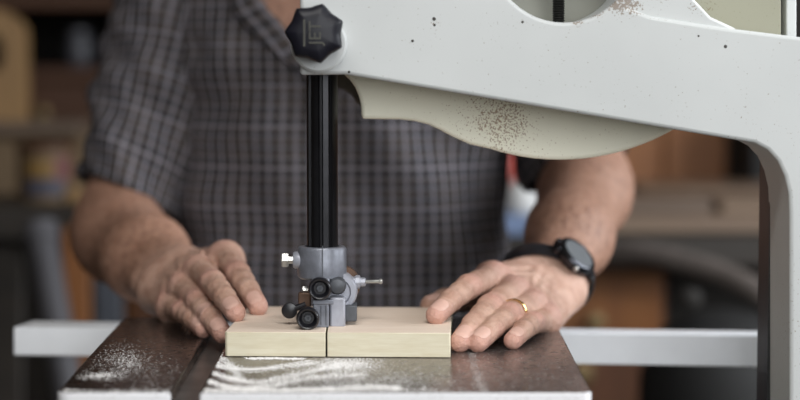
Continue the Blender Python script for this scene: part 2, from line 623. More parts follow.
# bracket arm below the collar
x0, x1 = P(330, 300, 1.425).x, P(345.5, 300, 1.425).x
z0, z1 = P(330, 326, 1.425).z, P(330, 296, 1.425).z
gpart(MB().box((x0, 1.415, z0), (x1, 1.445, z1)), 'slide_block', 'cast_light', bevel=0.0015)
x0, x1 = P(313, 300, 1.412).x, P(329, 300, 1.412).x
z0, z1 = P(320, 327.5, 1.412).z, P(320, 300, 1.412).z
mb = MB().box((x0, 1.410, z0), (x1, 1.4445, z1))
gpart(mb, 'guide_block', 'cast', bevel=0.001)
for q in (0.3, 0.62):
    xx = x0 + (x1 - x0) * q + 0.002
    gpart(MB().box((xx, 1.4094, z0 + 0.002), (xx + 0.0007, 1.411, z1 - 0.004)), 'groove', 'dark_block', smooth=0)
mb = MB().box((x0 - 0.0004, 1.4085, z1 - 0.003), (x1 + 0.0035, 1.4105, z1 + 0.0005))
gpart(mb, 'guide_cap', 'cast', bevel=0.0006)
x0, x1 = P(345, 300, 1.43).x, P(357, 300, 1.43).x
z0, z1 = P(350, 320, 1.43).z, P(350, 304, 1.43).z
gpart(MB().box((x0, 1.420, z0), (x1, 1.444, z1)), 'side_guide', 'dark_block', bevel=0.001)
# ring disc with rusty rim
d = P(337.5, 290, 1.44)
gpart(MB().lathe(d, (0, -1, 0), [(0.015, -0.008), (0.0155, 0), (0.0152, 0.012), (0.0142, 0.0135), (0.0105, 0.0135), (0.0095, 0.011), (0.001, 0.011)], 44), 'bearing_carrier', 'cast_light')
d = P(341, 284, 1.447)
gpart(MB().lathe(d, (0, -1, 0), [(0.0145, -0.004), (0.0150, 0), (0.0145, 0.004)], 40), 'thrust_bearing', 'copper')
d = P(337.5, 285, 1.424)
gpart(MB().lathe(d, (0, -1, 0), [(0.0062, -0.003), (0.0068, 0.0), (0.0066, 0.006), (0.0052, 0.0085), (0.002, 0.0095)], 32), 'bearing_cap', 'dark_block')
# stems and knobs
MBk = lambda c, r, L: MB().lathe(c, (0, -1, 0), [(r * 0.5, -L), (r * 0.62, -L * 0.45), (r * 0.95, -L * 0.35), (r, -0.002), (r * 0.96, 0.001), (r * 0.84, 0.0022), (r * 0.74, 0.0016), (r * 0.60, -0.003), (r * 0.52, -0.0045), (r * 0.05, -0.0045)], 40)
for (px, py, Y, rr) in ((319.8, 289, 1.402, 0.0088), (307.8, 318.8, 1.398, 0.0088)):
    c = P(px, py, Y)
    kk = gpart(MBk(c, rr, 0.022), 'adjusting_knob', 'black')
    MB().lathe(c + Vector((0, 0.004, 0)), (0, -1, 0), [(0.003, -0.002), (0.003, 0.001), (0.0026, 0.0016), (0.0013, 0.0016), (0.0012, 0.0), (0.0001, 0.0)], 6).build('socket_screw', M['dark_block'], kk, smooth=20)
mb = MB().box((P(312, 296, 1.42).x, 1.414, P(312, 297, 1.42).z), (P(330, 296, 1.42).x, 1.442, P(312, 277, 1.42).z))
gpart(mb, 'knuckle', 'cast', bevel=0.002)
a = P(308.5, 290, 1.43)
gpart(MB().lathe(a, (-1, 0, 0), [(0.0022, -0.006), (0.0022, 0.001), (0.0032, 0.001), (0.0034, 0.0016), (0.0034, 0.0042), (0.0028, 0.005)], 6), 'lock_bolt', 'steel', smooth=20)
a = P(289.5, 310.5, 1.425)
mb = MB().lathe(a + Vector((0, 0.0025, 0)), (0, -1, 0), [(0.0035, 0), (0.0058, 0.0008), (0.0062, 0.0025), (0.0058, 0.0042), (0.0035, 0.005)], 26)
mb.cyl(a, P(306, 304.5, 1.425), 0.0022, 0.0028, 12)
gpart(mb, 'thumb_screw', 'black')
a = P(303, 302, 1.428)
gpart(MB().box((a.x - 0.0035, a.y - 0.004, a.z - 0.004), (a.x + 0.006, a.y + 0.004, a.z + 0.0075)), 'bracket_lug', 'copper', bevel=0.001)
# wing bolt on the right
a = P(350, 282, 1.438)
mb = MB().lathe(a, (1, 0, 0), [(0.0042, -0.002), (0.0042, 0.004), (0.0052, 0.0042), (0.0052, 0.0075), (0.0034, 0.008), (0.0034, 0.0115), (0.0016, 0.0125)], 8)
gpart(mb, 'lock_nut', 'cast_light', smooth=20)
b = P(380, 281.4, 1.434)
mb = MB().tube([a + Vector((0.008, 0, 0)), a + (b - a) * 0.6, b], 0.0013, 10)
mb.lathe(b, (1, 0, 0), [(0.0012, -0.001), (0.002, 0.0), (0.002, 0.0012), (0.001, 0.002)], 12)
gpart(mb, 'lock_lever', 'steel')

# dark steel guard on the inside of the column
xc = P(790, 300, YF).x
MB().box((xc + 0.0002, YB, 0.62), (xc + 0.018, 1.496, P(775, 146, 1.47).z)).build('blade_guard', M['guard'], saw, bevel=0.001)
MB().box((xc - 0.0012, YB - 0.006, 0.62), (xc + 0.012, YB + 0.004, P(775, 150, 1.45).z)).build('guard_edge', M['guard2'], saw)

# table -------------------------------------------------------------
def table_mat():
    m, nt, bs = nodes_of('dark_cast_iron')
    co = coords(nt)
    n1 = noise(nt, co, 16, 5, 0.6)
    n2 = noise(nt, co, 150, 4, 0.6)
    xs = N(nt, 'ShaderNodeSeparateXYZ')
    nt.links.new(coords(nt), xs.inputs[0])
    # base colour is paler right of the slot
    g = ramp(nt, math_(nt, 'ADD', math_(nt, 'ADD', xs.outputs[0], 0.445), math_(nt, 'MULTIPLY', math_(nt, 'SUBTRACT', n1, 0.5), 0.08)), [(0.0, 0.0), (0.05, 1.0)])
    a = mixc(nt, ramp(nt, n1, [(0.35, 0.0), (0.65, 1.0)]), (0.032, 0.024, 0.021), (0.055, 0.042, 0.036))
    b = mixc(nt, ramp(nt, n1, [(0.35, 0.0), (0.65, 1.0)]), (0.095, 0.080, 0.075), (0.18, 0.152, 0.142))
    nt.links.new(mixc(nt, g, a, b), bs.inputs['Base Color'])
    nt.links.new(ramp(nt, n2, [(0.3, 0.15), (0.7, 0.32)]), bs.inputs['Roughness'])
    bs.inputs['Metallic'].default_value = 0.65
    bump(nt, bs, n2, 0.10, 0.0006)
    return m


M['iron'] = table_mat()
M['edge'] = paint('chipped_white_edge', (0.72, 0.72, 0.74), (0.30, 0.28, 0.26), 500, 0.66, 0.5, 0.7)
TY0, TY1, TX0, TX1 = 1.2335, 1.605, -0.2055, 0.148
sl0, sl1 = -0.1295, -0.1105
TT = 0.038
mb = MB()


def slab(x0, x1, rl, rr, z0, z1):
    pts = []
    def cor(cx, cy, r, a): 
        if r == 0: pts.append((cx, cy)); return
        pts.extend((cx + r * math.cos(math.radians(a + 15 * k)), cy + r * math.sin(math.radians(a + 15 * k))) for k in range(7))
    cor(x0 + rl, TY0 + rl, rl, 180); cor(x1 - rr, TY0 + rr, rr, 270); cor(x1 - rr, TY1 - rr, rr, 0); cor(x0 + rl, TY1 - rl, rl, 90)
    mb.prism([Vector((x, y, z0)) for x, y in pts], (0, 0, z1 - z0))


slab(TX0, sl0, 0.010, 0, TZ - TT, TZ)
slab(sl1, TX1, 0, 0.006, TZ - TT, TZ)
slab(sl0 - 0.001, sl1 + 0.001, 0, 0, TZ - TT, TZ - 0.008)
me_t = mb
# the right edge runs slightly outwards, the front edge comes slightly nearer on the right
me_t.v = [(v[0] + (v[1] - TY0) * (0.012 + 0.1 * (v[0] + 0.027)), v[1] - 0.0157 * (v[0] + 0.027), v[2]) for v in me_t.v]
M['slot'] = simple('bright_slot_iron', (0.20, 0.185, 0.175), 0.3, 0.7, 0.3, 40, 0.1)  # paler iron for the slot floor
table = me_t.build('table', [M['iron'], M['edge'], M['slot']], saw, bevel=0.0013)
for p in table.data.polygons:
    if abs(p.normal.z) < 0.5 and p.center.y < TY0 - SB[1] + 0.02:
        p.material_index = 1
    elif abs(p.center.z - (TZ - 0.008)) < 0.001:
        p.material_index = 2
tag(table, 'dark cast-iron table with a mitre slot')
# trunnion, lower wheel housing, stand
M['machine_grey'] = simple('grey_machine_paint', (0.30, 0.31, 0.30), 0.5, 0, 0.1, 12, 0.05)
MB().box((-0.10, 1.36, TZ - 0.13), (0.06, 1.54, TZ - TT)).build('trunnion', M['dark_block'], saw, bevel=0.006)
z0 = P(860, 780, YF).z
mb = MB().prism([Vector((-0.17 + 0.0, 1.392, 0.99 - 0.28)) + Vector((0.16 + 0.21 * math.cos(t), 0, -0.02 + 0.24 * math.sin(t))) for t in [2 * math.pi * k / 40 for k in range(40)]], (0, 0.15, 0))
mb.build('lower_wheel_housing', M['cream'], saw, bevel=0.004)
MB().box((-0.06, 1.40, 0.70), (0.36, 1.47, 0.80)).build('base_casting', M['arm'], saw, bevel=0.006)
MB().box((-0.20, 1.25, 0.0), (0.42, 1.60, 0.46)).build('stand', M['machine_grey'], saw, bevel=0.008)
MB().box((-0.16, 1.30, 0.46), (0.41, 1.55, 0.56)).build('stand_top', M['machine_grey'], saw, bevel=0.006)
MB().box((0.30, 1.385, 0.52), (0.405, 1.47, 0.90)).build('column_foot', M['arm'], saw, bevel=0.006)
# fence rail along the operator's side
M['rail'] = simple('white_aluminium_rail', (0.78, 0.80, 0.83), 0.45, 0.0, 0.05, 20, 0.05)
L0, L1 = P(13.5, 327, 1.70), P(13.5, 355.5, 1.70)
R0, R1 = P(790, 335, 1.63), P(790, 367.5, 1.63)
dl, dr = Vector((0.01, 0.042, 0)), Vector((0.0, 0.024, 0))
mb = MB().hexa([L1, R1, R1 + dr, L1 + dl, L0, R0, R0 + dr, L0 + dl])
rail = mb.build('fence_rail', M['rail'], saw, bevel=0.0012)
tag(rail, 'long white metal fence rail behind the table')
for x in (-0.15, 0.10):
    MB().box((x - 0.012, TY1 - 0.004, TZ - 0.036), (x + 0.012, 1.70 if x < 0 else 1.67, TZ - 0.022)).build('rail_bracket', M['dark_block'], saw, bevel=0.001)

# ================================================================== the board being cut
def board_mat():
    m, nt, bs = nodes_of('pale_planed_pine')
    t = nt.nodes.new('ShaderNodeTexCoord')
    mp = N(nt, 'ShaderNodeMapping', Scale=(2.2, 26, 26))
    nt.links.new(t.outputs['Object'], mp.inputs[0])
    n1 = noise(nt, mp.outputs[0], 6, 5, 0.6)
    n2 = noise(nt, mp.outputs[0], 30, 3, 0.6)
    f = math_(nt, 'ADD', math_(nt, 'MULTIPLY', n1, 0.65), math_(nt, 'MULTIPLY', n2, 0.35))
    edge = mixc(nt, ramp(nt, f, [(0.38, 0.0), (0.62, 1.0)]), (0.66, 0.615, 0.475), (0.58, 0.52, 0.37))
    top = mixc(nt, ramp(nt, f, [(0.38, 0.0), (0.62, 1.0)]), (0.78, 0.655, 0.545), (0.72, 0.585, 0.475))  # top lightened against the edge to stand in for overhead light
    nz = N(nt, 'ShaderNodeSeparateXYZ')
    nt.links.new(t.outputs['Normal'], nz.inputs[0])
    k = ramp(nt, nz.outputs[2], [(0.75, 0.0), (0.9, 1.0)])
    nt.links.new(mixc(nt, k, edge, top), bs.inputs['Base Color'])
    bs.inputs['Roughness'].default_value = 0.6
    bump(nt, bs, f, 0.15, 0.0006)
    return m


M['board'] = board_mat()
BY0, BY1, BT = 1.3875, 1.535, 0.0182
bx0, bx1 = P(225.0, 345, BY0).x, P(450.5, 345, BY0 - 0.009).x
k0, k1 = xb - 0.0007, xb + 0.0006
z = TZ + 0.0003
ch = 0.0025
sk = -0.009 / (bx1 - bx0)                      # the board sits a little askew on the table
fy = lambda x: BY0 + sk * (x - bx0)
dxb = 0.008
pts = [(bx0, BY0 + ch * 0.6), (bx0 + ch * 0.6, BY0), (k0, fy(k0)), (k0, 1.4625), (k1, 1.4625), (k1, fy(k1)), (bx1 - ch * 0.3, fy(bx1)), (bx1, fy(bx1) + ch * 0.3), (bx1 + dxb, BY1 - 0.009), (bx0 + dxb, BY1)]
mb = MB().prism([Vector((x, y, z)) for x, y in pts], (0, 0, BT))
board = mb.build('pine_board', M['board'], None, base=((bx0 + bx1) / 2, (BY0 + BY1) / 2, z), bevel=0.0005)
tag(board, 'pale pine board with a saw cut, held flat on the table by both hands', 'board')

# ================================================================== sawdust lying on the table
M['dust'] = simple('pale_sawdust', (0.74, 0.72, 0.70), 0.9, 0, 0.1, 300, 0)
rng = np.random.default_rng(4)
spots_ = []


def fall(n, fn):
    for _ in range(n):
        q = fn()
        if q is None: continue
        x, y = q[0], q[1]
        if sl0 - 0.002 < x < sl1 + 0.002 or not (TX0 + 0.004 < x < TX1 - 0.003 and TY0 + 0.003 < y < TY1): continue
        if bx0 - 0.002 < x < bx1 + 0.002 and fy(x) - 0.0015 < y: continue
        spots_.append((x, y, q[2]))


def at_px(px, py):
    p = Pz(px, py, TZ)
    return p.x, p.y


def ell(px, py, sx, sy, size):
    def f():
        a, b = rng.normal(0, 1, 2)
        x, y = at_px(px + a * sx, min(394, py + b * sy))
        return x, y, size * rng.uniform(0.5, 1.4)
    return f


def sweep(pts, wid, size):
    pts = [Vector((p[0], p[1])) for p in pts]
    def f():
        t = rng.uniform(0, len(pts) - 1.001)
        i = int(t)
        p0, p1, p2, p3 = pts[max(i - 1, 0)], pts[i], pts[i + 1], pts[min(i + 2, len(pts) - 1)]
        u = t - i
        q = 0.5 * ((2 * p1) + (p2 - p0) * u + (2 * p0 - 5 * p1 + 4 * p2 - p3) * u * u + (3 * p1 - p0 - 3 * p2 + p3) * u ** 3)
        x, y = at_px(q.x + rng.normal(0, 3), min(394, q.y + rng.normal(0, wid)))
        return x, y, size * rng.uniform(0.5, 1.4)
    return f


fall(600, ell(115, 358, 22, 9, 0.00024))
fall(480, ell(128, 362, 9, 6, 0.00026))
fall(330, ell(100, 376, 14, 2.0, 0.00034))
fall(450, ell(150, 372, 28, 8, 0.0002))
fall(1300, ell(335, 368, 24, 5, 0.00028))
fall(2200, ell(365, 380, 50, 6, 0.00026))
fall(2600, ell(345, 364, 16, 3.2, 0.00030))
arcs = [[(212, 361), (222, 366), (240, 369), (262, 369), (290, 365), (312, 362)],
        [(208, 370), (222, 376), (236, 380), (262, 382), (289, 376), (315, 370), (335, 366)],
        [(206, 381), (222, 386), (240, 388), (270, 386), (300, 380), (330, 376), (362, 374)],
        [(203, 390), (240, 392), (300, 390), (360, 387), (400, 388)]]
for A in arcs:
    for k in range(6):
        off = (0, 0.9, -1.1, 2.0, -2.3, 3.2)[k]
        c0 = int(rng.integers(0, 2)) if k > 1 else 0
        B_ = [(x_ + rng.normal(0, 1.5), y_ + off + rng.normal(0, 0.35)) for (x_, y_) in A[c0:]]
        fall((800, 520, 480, 300, 260, 180)[k], sweep(B_, 0.32, 0.00034 if k < 3 else 0.00026))
fall(900, sweep([(250, 358.6), (275, 358.4), (300, 359)], 0.5, 0.00045))
fall(1500, sweep([(215, 352), (222, 358), (232, 368), (240, 380)], 1.6, 0.00026))
fall(3500, ell(300, 391, 75, 1.6, 0.0003))
fall(700, sweep([(470, 340), (474, 365), (484, 394)], 0.7, 0.0002))
fall(500, ell(520, 372, 40, 14, 0.0002))
fall(900, sweep([(60, 386), (62, 390), (170, 392.5)], 0.6, 0.0003))
vs, fs = [], []
for (x, y, s_) in spots_:
    a = rng.uniform(0, 6.28)
    n0 = len(vs)
    for k in range(3):
        t = a + k * 2.094 + rng.uniform(-0.3, 0.3)
        vs.append((x + s_ * 1.4 * math.cos(t), y + s_ * 1.4 * math.sin(t), TZ + 0.00005))
    vs.append((x, y, TZ + s_ * 0.9))
    fs += [(n0, n0 + 1, n0 + 3), (n0 + 1, n0 + 2, n0 + 3), (n0 + 2, n0, n0 + 3), (n0, n0 + 2, n0 + 1)]
mb = MB()
mb.add(vs, fs)
dust = mb.build('sawdust', M['dust'], None, base=(0, 1.35, TZ), smooth=0)
tag(dust, 'pale sawdust flecks swept in arcs across the dark saw table', 'sawdust', kind='stuff')

# ================================================================== the person
V = lambda p: np.array([p[0], p[1], p[2]], dtype=np.float64)


class SDF:
    """groups of tapered capsules; capsules blend inside a group, groups blend with the whole"""
    def __init__(s): s.g = []
    def group(s, k_in, k_out): s.g.append((k_in, k_out, [], [])); return s
    def cap(s, a, ra, b=None, rb=None):
        b = a if b is None else b
        s.g[-1][2].append((V(a), ra, V(b), ra if rb is None else rb)); return s
    def ell(s, c, r, ax=None):
        s.g[-1][3].append((V(c), np.array(r, float), np.eye(3) if ax is None else np.array(ax, float))); return s

    @staticmethod
    def smin(a, b, k):
        if k <= 0: return np.minimum(a, b)
        h = np.clip(0.5 + 0.5 * (b - a) / k, 0, 1)
        return b + (a - b) * h - k * h * (1 - h)

    def __call__(s, p):
        D = None
        for (ki, ko, caps, ells) in s.g:
            d = None
            for (a, ra, b, rb) in caps:
                ab = b - a
                L = max(ab @ ab, 1e-12)
                pa = p - a
                t = np.clip((pa @ ab) / L, 0, 1)
                q = np.sqrt(((pa - t[:, None] * ab) ** 2).sum(1)) - (ra + (rb - ra) * t)
                d = q if d is None else s.smin(d, q, ki)
            for (c, r, ax) in ells:
                q = (p - c) @ ax.T
                k0 = np.sqrt(((q / r) ** 2).sum(1))
                k1 = np.sqrt(((q / (r * r)) ** 2).sum(1)) + 1e-9
                q = k0 * (k0 - 1) / k1
                d = q if d is None else s.smin(d, q, ki)
            if ko < 0:
                D = -s.smin(-D, d, -ko)          # carve
            else:
                D = d if D is None else s.smin(D, d, ko)
        return D


def surface(fn, lo, hi, h, disp=None):
    """surface nets of fn on a grid, evaluated finely only near the surface"""
    lo = np.array(lo, float)
    B = 4
    n = np.ceil((np.array(hi) - lo) / (h * B)).astype(int) + 1
    gx = [lo[i] + (np.arange(n[i]) + 0.5) * h * B - h * 0.5 for i in range(3)]
    G = np.stack(np.meshgrid(*gx, indexing='ij'), -1).reshape(-1, 3)
    dc = fn(G).reshape(n)
    D = np.repeat(np.repeat(np.repeat(dc, B, 0), B, 1), B, 2)
    near = np.abs(D) < h * B * 2.2
    idx = np.argwhere(near)
    D[near] = fn(lo + idx * h)
    S = D < 0
    c = np.zeros(np.array(D.shape) - 1, np.int8)
    for i in (0, 1):
        for j in (0, 1):
            for k in (0, 1):
                c += S[i:D.shape[0] - 1 + i, j:D.shape[1] - 1 + j, k:D.shape[2] - 1 + k]
    act = (c > 0) & (c < 8)
    cells = np.argwhere(act)
    ids = -np.ones(c.shape, np.int64)
    ids[act] = np.arange(len(cells))
    acc = np.zeros((len(cells), 3))
    cnt = np.zeros(len(cells))
    cor = [(i, j, k) for i in (0, 1) for j in (0, 1) for k in (0, 1)]
    for a in cor:
        for ax in range(3):
            if a[ax]: continue
            b = list(a); b[ax] = 1
            da = D[tuple((cells + a).T)]
            db = D[tuple((cells + b).T)]
            m = (da < 0) != (db < 0)
            t = np.where(m, da / np.where(m, da - db, 1), 0)
            pt = np.array(a, float) + t[:, None] * (np.array(b) - np.array(a))
            acc[m] += pt[m]
            cnt[m] += 1
    vs = lo + (cells + acc / cnt[:, None]) * h
    fs = []
    for ax in range(3):
        sl0 = [slice(None)] * 3; sl1 = [slice(None)] * 3
        sl0[ax] = slice(0, -1); sl1[ax] = slice(1, None)
        a, b = S[tuple(sl0)], S[tuple(sl1)]
        e = np.argwhere(a != b)
        u, v_ = (ax + 1) % 3, (ax + 2) % 3
        lim = np.array(c.shape)
        ok = (e[:, u] > 0) & (e[:, v_] > 0) & (e[:, u] < lim[u]) & (e[:, v_] < lim[v_])
        e = e[ok]
        flip = ~a[tuple(e.T)]
        def cid(du, dv):
            q = e.copy(); q[:, u] -= du; q[:, v_] -= dv
            return ids[tuple(q.T)]
        q = np.stack([cid(1, 1), cid(0, 1), cid(0, 0), cid(1, 0)], 1)
        q[flip] = q[flip][:, ::-1]
        fs.append(q)
    fs = np.concatenate(fs)
    fs = fs[(fs >= 0).all(1)]
    return vs, fs


def normals(fn, p, e=4e-4):
    g = np.stack([fn(p + np.eye(3)[i] * e) - fn(p - np.eye(3)[i] * e) for i in range(3)], 1)
    return g / (np.linalg.norm(g, axis=1, keepdims=True) + 1e-12)


def np_mesh(name, vs, fs):
    me = bpy.data.meshes.new(name)
    me.vertices.add(len(vs))
    me.vertices.foreach_set('co', np.asarray(vs, np.float32).ravel())
    k = fs.shape[1]
    me.loops.add(len(fs) * k)
    me.loops.foreach_set('vertex_index', fs.astype(np.int32).ravel())
    me.polygons.add(len(fs))
    me.polygons.foreach_set('loop_start', np.arange(0, len(fs) * k, k, dtype=np.int32))
    me.update(calc_edges=True)
    me.validate()
    return me


def chain(a, tip, lens, up):
    """three bones from knuckle a to tip, arched towards up"""
    a, tip, up = V(a), V(tip), V(up)
    d = np.linalg.norm(tip - a)
    tot = sum(lens)
    if d > tot * 0.995:
        k = d / (tot * 0.995); lens = [l * k for l in lens]
    def plan(b):
        ang = [0, -b, -b * 1.6]
        p = np.zeros((4, 2))
        for i in range(3):
            p[i + 1] = p[i] + lens[i] * np.array([math.cos(ang[i]), math.sin(ang[i])])
        return p
    lo, hi = 0.0, 1.6
    for _ in range(50):
        m = (lo + hi) / 2
        if np.linalg.norm(plan(m)[3]) > d: lo = m
        else: hi = m
    p = plan((lo + hi) / 2)
    t = p[3] / np.linalg.norm(p[3])
    nrm = np.array([-t[1], t[0]])
    x = (tip - a) / d
    y = up - x * (up @ x)
    y /= np.linalg.norm(y)
    return [a + x * (q @ t) + y * (q @ nrm) for q in p]


HAND = {}


def make_arm(side, elbow, upper, wrist, mcps, tips, thumb, wr_w, scale=1.0, wr_r=0.016):
    """returns (sdf, info). mcps/tips from index to little finger"""
    W, E = V(wrist), V(elbow)
    mc = [V(m) for m in mcps]
    across = mc[0] - mc[3]
    along = mc[1] - W
    dors = np.cross(along, across) if side == 'R' else np.cross(across, along)
    if dors[2] < 0: dors = -dors
    dors /= np.linalg.norm(dors)
    across /= np.linalg.norm(across)
    ax = (W - E) / np.linalg.norm(W - E)
    LEN = [(0.045, 0.027, 0.021), (0.050, 0.031, 0.022), (0.046, 0.029, 0.022), (0.036, 0.021, 0.019)]
    RAD = [(0.0116, 0.0100, 0.0086, 0.0074), (0.0118, 0.0102, 0.0088, 0.0076), (0.0112, 0.0097, 0.0084, 0.0073), (0.0102, 0.0087, 0.0076, 0.0066)]
    s = SDF()
    # palm and back of the hand
    wa = across * wr_w
    s.group(0.012, 0)
    for i in range(4):
        f = (1.1, 0.42, -0.35, -1.0)[i]
        root = W + wa * f * 0.82 - dors * (0.001 + 0.003 * abs(f)) + ax * 0.008
        s.cap(root, 0.0145, mc[i] - dors * 0.0035, 0.0112)
        s.cap(root - dors * 0.008 + along * 0.12, 0.0125, mc[i] - dors * 0.0105, 0.0098)
    # thumb muscle
    th = [V(t) for t in thumb]
    s.cap(W + wa * 0.55 - dors * 0.006 + along * 0.14, 0.0125, th[0], 0.0150)
    s.cap(W + wa * 0.5 - dors * 0.012 + along * 0.2, 0.014, th[0], 0.012)
    # forearm: oval from two bones, muscle belly near the elbow
    s.group(0.030, 0.016)
    fl = E - W
    s.cap(W + wa * 0.68 - dors * 0.003, wr_r, W + wa * 0.50 + fl * 0.40, 0.0255)
    s.cap(W - wa * 0.68 - dors * 0.003, wr_r, W - wa * 0.40 + fl * 0.40, 0.0250)
    s.cap(W + fl * 0.38 + wa * 0.35, 0.0275, E - fl * 0.16 + wa * 0.4, 0.0345)
    s.cap(W + fl * 0.38 - wa * 0.25, 0.0265, E - fl * 0.16 - wa * 0.3, 0.0335)
    s.cap(E - fl * 0.14, 0.036, E + dors * 0.0, 0.035)
    s.cap(E, 0.036, V(upper), 0.044)
    # styloid bump of the wrist
    s.group(0.004, 0.008)
    s.cap(W - wa * 0.95 + dors * 0.010 + fl * 0.05, 0.0085)
    # knuckles and tendons
    s.group(0.001, 0.010)
    for i in range(4):
        s.cap(mc[i] - dors * 0.0008, 0.0100)
    s.group(0.002, 0.007)
    for i in range(4):
        a = W + wa * (0.45, 0.2, -0.1, -0.35)[i] + dors * 0.0060 + along * 0.42
        s.cap(a, 0.0015, mc[i] + dors * 0.0070, 0.0028)
    # a few veins
    s.group(0.002, 0.0035)
    for (f0, f1, t0, t1) in ((0.5, 0.0, 0.25, 0.62), (0.0, -0.45, 0.62, 0.92), (-0.7, -0.5, 0.15, 0.7), (0.0, 0.5, 0.62, 0.95)):
        q = [W + wa * f * 0.9 * (1 + 0.5 * t) + along * t + dors * (0.0100 - 0.003 * abs(f)) for f, t in ((f0, t0), ((f0 + f1) / 2 + 0.08, (t0 + t1) / 2), (f1, t1))]
        s.cap(q[0], 0.0016, q[1], 0.0017).cap(q[1], 0.0017, q[2], 0.0015)
    # fingers: own group so that they stay apart
    ch = []
    fing = SDF()
    nails = []
    for i in range(4):
        up = dors * 0.8 + np.array([0, 0, 0.6])
        c = chain(mc[i] - dors * 0.001, tips[i], [l * scale for l in LEN[i]], up)
        r = RAD[i]
        ch.append(c)
        fing.group(0.0026, 0.0012)
        fing.cap(c[0], r[0], c[0] * 0.45 + c[1] * 0.55, r[1] * 1.00)
        fing.cap(c[0] * 0.45 + c[1] * 0.55, r[1] * 0.99, c[1], r[1] * 1.0)
        fing.cap(c[1], r[1] * 1.0, (c[1] + c[2]) / 2, (r[1] + r[2]) * 0.492)
        fing.cap((c[1] + c[2]) / 2, (r[1] + r[2]) * 0.492, c[2], r[2] * 1.02)
        fing.cap(c[2], r[2] * 1.0, c[3], r[3])
        # pad of the last bone
        f3 = (c[3] - c[2]); f3n = f3 / np.linalg.norm(f3)
        dn = dors - f3n * (dors @ f3n)
        side_ = np.cross(f3n, dn)
        # local dorsal direction of the finger from the bending plane
        b = np.cross(c[2] - c[0], np.array([0, 0, 1.0]))
        u3 = np.cross(np.cross(f3n, up), f3n); u3 /= np.linalg.norm(u3)
        fing.cap(c[2] + f3 * 0.35 - u3 * 0.0012, r[3] * 0.98, c[3] - u3 * 0.0008, r[3] * 0.96)
        nails.append((c[2], c[3], u3, r[3], r[2]))
        # knuckle folds on the middle joint
        fing.group(0.001, 0.0032)
        u2 = np.cross(np.cross(c[2] - c[1], up), c[2] - c[1]); u2 /= np.linalg.norm(u2)
        sd = np.cross(c[2] - c[0], u2); sd /= np.linalg.norm(sd)
        fd = (c[2] - c[0]) / np.linalg.norm(c[2] - c[0])
        for q in (-0.0042, -0.0010, 0.0024):
            o_ = c[1] + fd * q + u2 * (r[1] * 0.80 - 0.0008)
            fing.cap(o_ - sd * 0.0046 - u2 * 0.0011, 0.0017, o_ + sd * 0.0046 - u2 * 0.0011, 0.0017)
        for q in (-0.0018, 0.0012):
            o_ = c[2] + fd * q + u2 * (r[2] * 0.80 - 0.0012)
            fing.cap(o_ - sd * 0.0035 - u2 * 0.001, 0.0015, o_ + sd * 0.0035 - u2 * 0.001, 0.0015)
    fing.group(0.008, 0.0012)
    fing.cap(th[0], 0.0128, th[1], 0.0106).cap(th[1], 0.0108, th[2], 0.0098).cap(th[2], 0.0098, th[3], 0.0082)
    f3 = th[3] - th[2]
    u3 = np.cross(np.cross(f3, np.array([0, -0.3, 1.0])), f3); u3 /= np.linalg.norm(u3)
    nails.append((th[2], th[3], u3, 0.0086, 0.0098))

    def fn(p):
        return SDF.smin(s(p), fing(p), 0.0065)
    info = dict(W=W, E=E, dors=dors, across=across, ax=ax, mc=mc, ch=ch, nails=nails, th=th, fn=fn)
    return fn, info


# man's right arm (left in the picture)
RU = (-0.225, 1.985, 1.30)
rw = P(168, 277, 1.655)
r_m = [P(224.5, 255, 1.592), P(199, 270, 1.578), P(183, 287, 1.578), P(170, 306, 1.586)]
topz = TZ + BT + 0.0008
r_tip = [Pz(258, 306, topz + 0.0062), Pz(235, 312, topz + 0.0064), Pz(222, 333, TZ + 0.0075), Pz(203, 329, TZ + 0.0068)]
r_tip[0].y = min(r_tip[0].y, 1.53)
r_th = [P(222, 284, 1.628), P(240, 296, 1.596), P(250, 306, 1.572), P(257, 311, 1.556)]
re = P(114, 233, 1.885)
fnR, infR = make_arm('R', re, RU, rw, r_m, r_tip, r_th, 0.0205, 1.06, 0.0182)

# man's left arm (right in the picture)
lw = P(556, 276, 1.632)
l_m = [P(492, 276, 1.552), P(512, 291, 1.540), P(531, 305, 1.532), P(546, 319, 1.528)]
l_tip = [Pz(436, 314.5, topz + 0.0062), Pz(460, 341.5, TZ + 0.0078), Pz(478, 342, TZ + 0.0075), Pz(513, 340, TZ + 0.0069)]
l_th = [P(489, 292, 1.600), P(466, 297, 1.570), P(446, 302, 1.548), P(430, 305.5, 1.533)]
LU = (0.205, 1.99, 1.31)
le = P(589, 184, 1.875)
fnL, infL = make_arm('L', le, LU, lw, l_m, l_tip, l_th, 0.0195, 1.06, 0.0158)


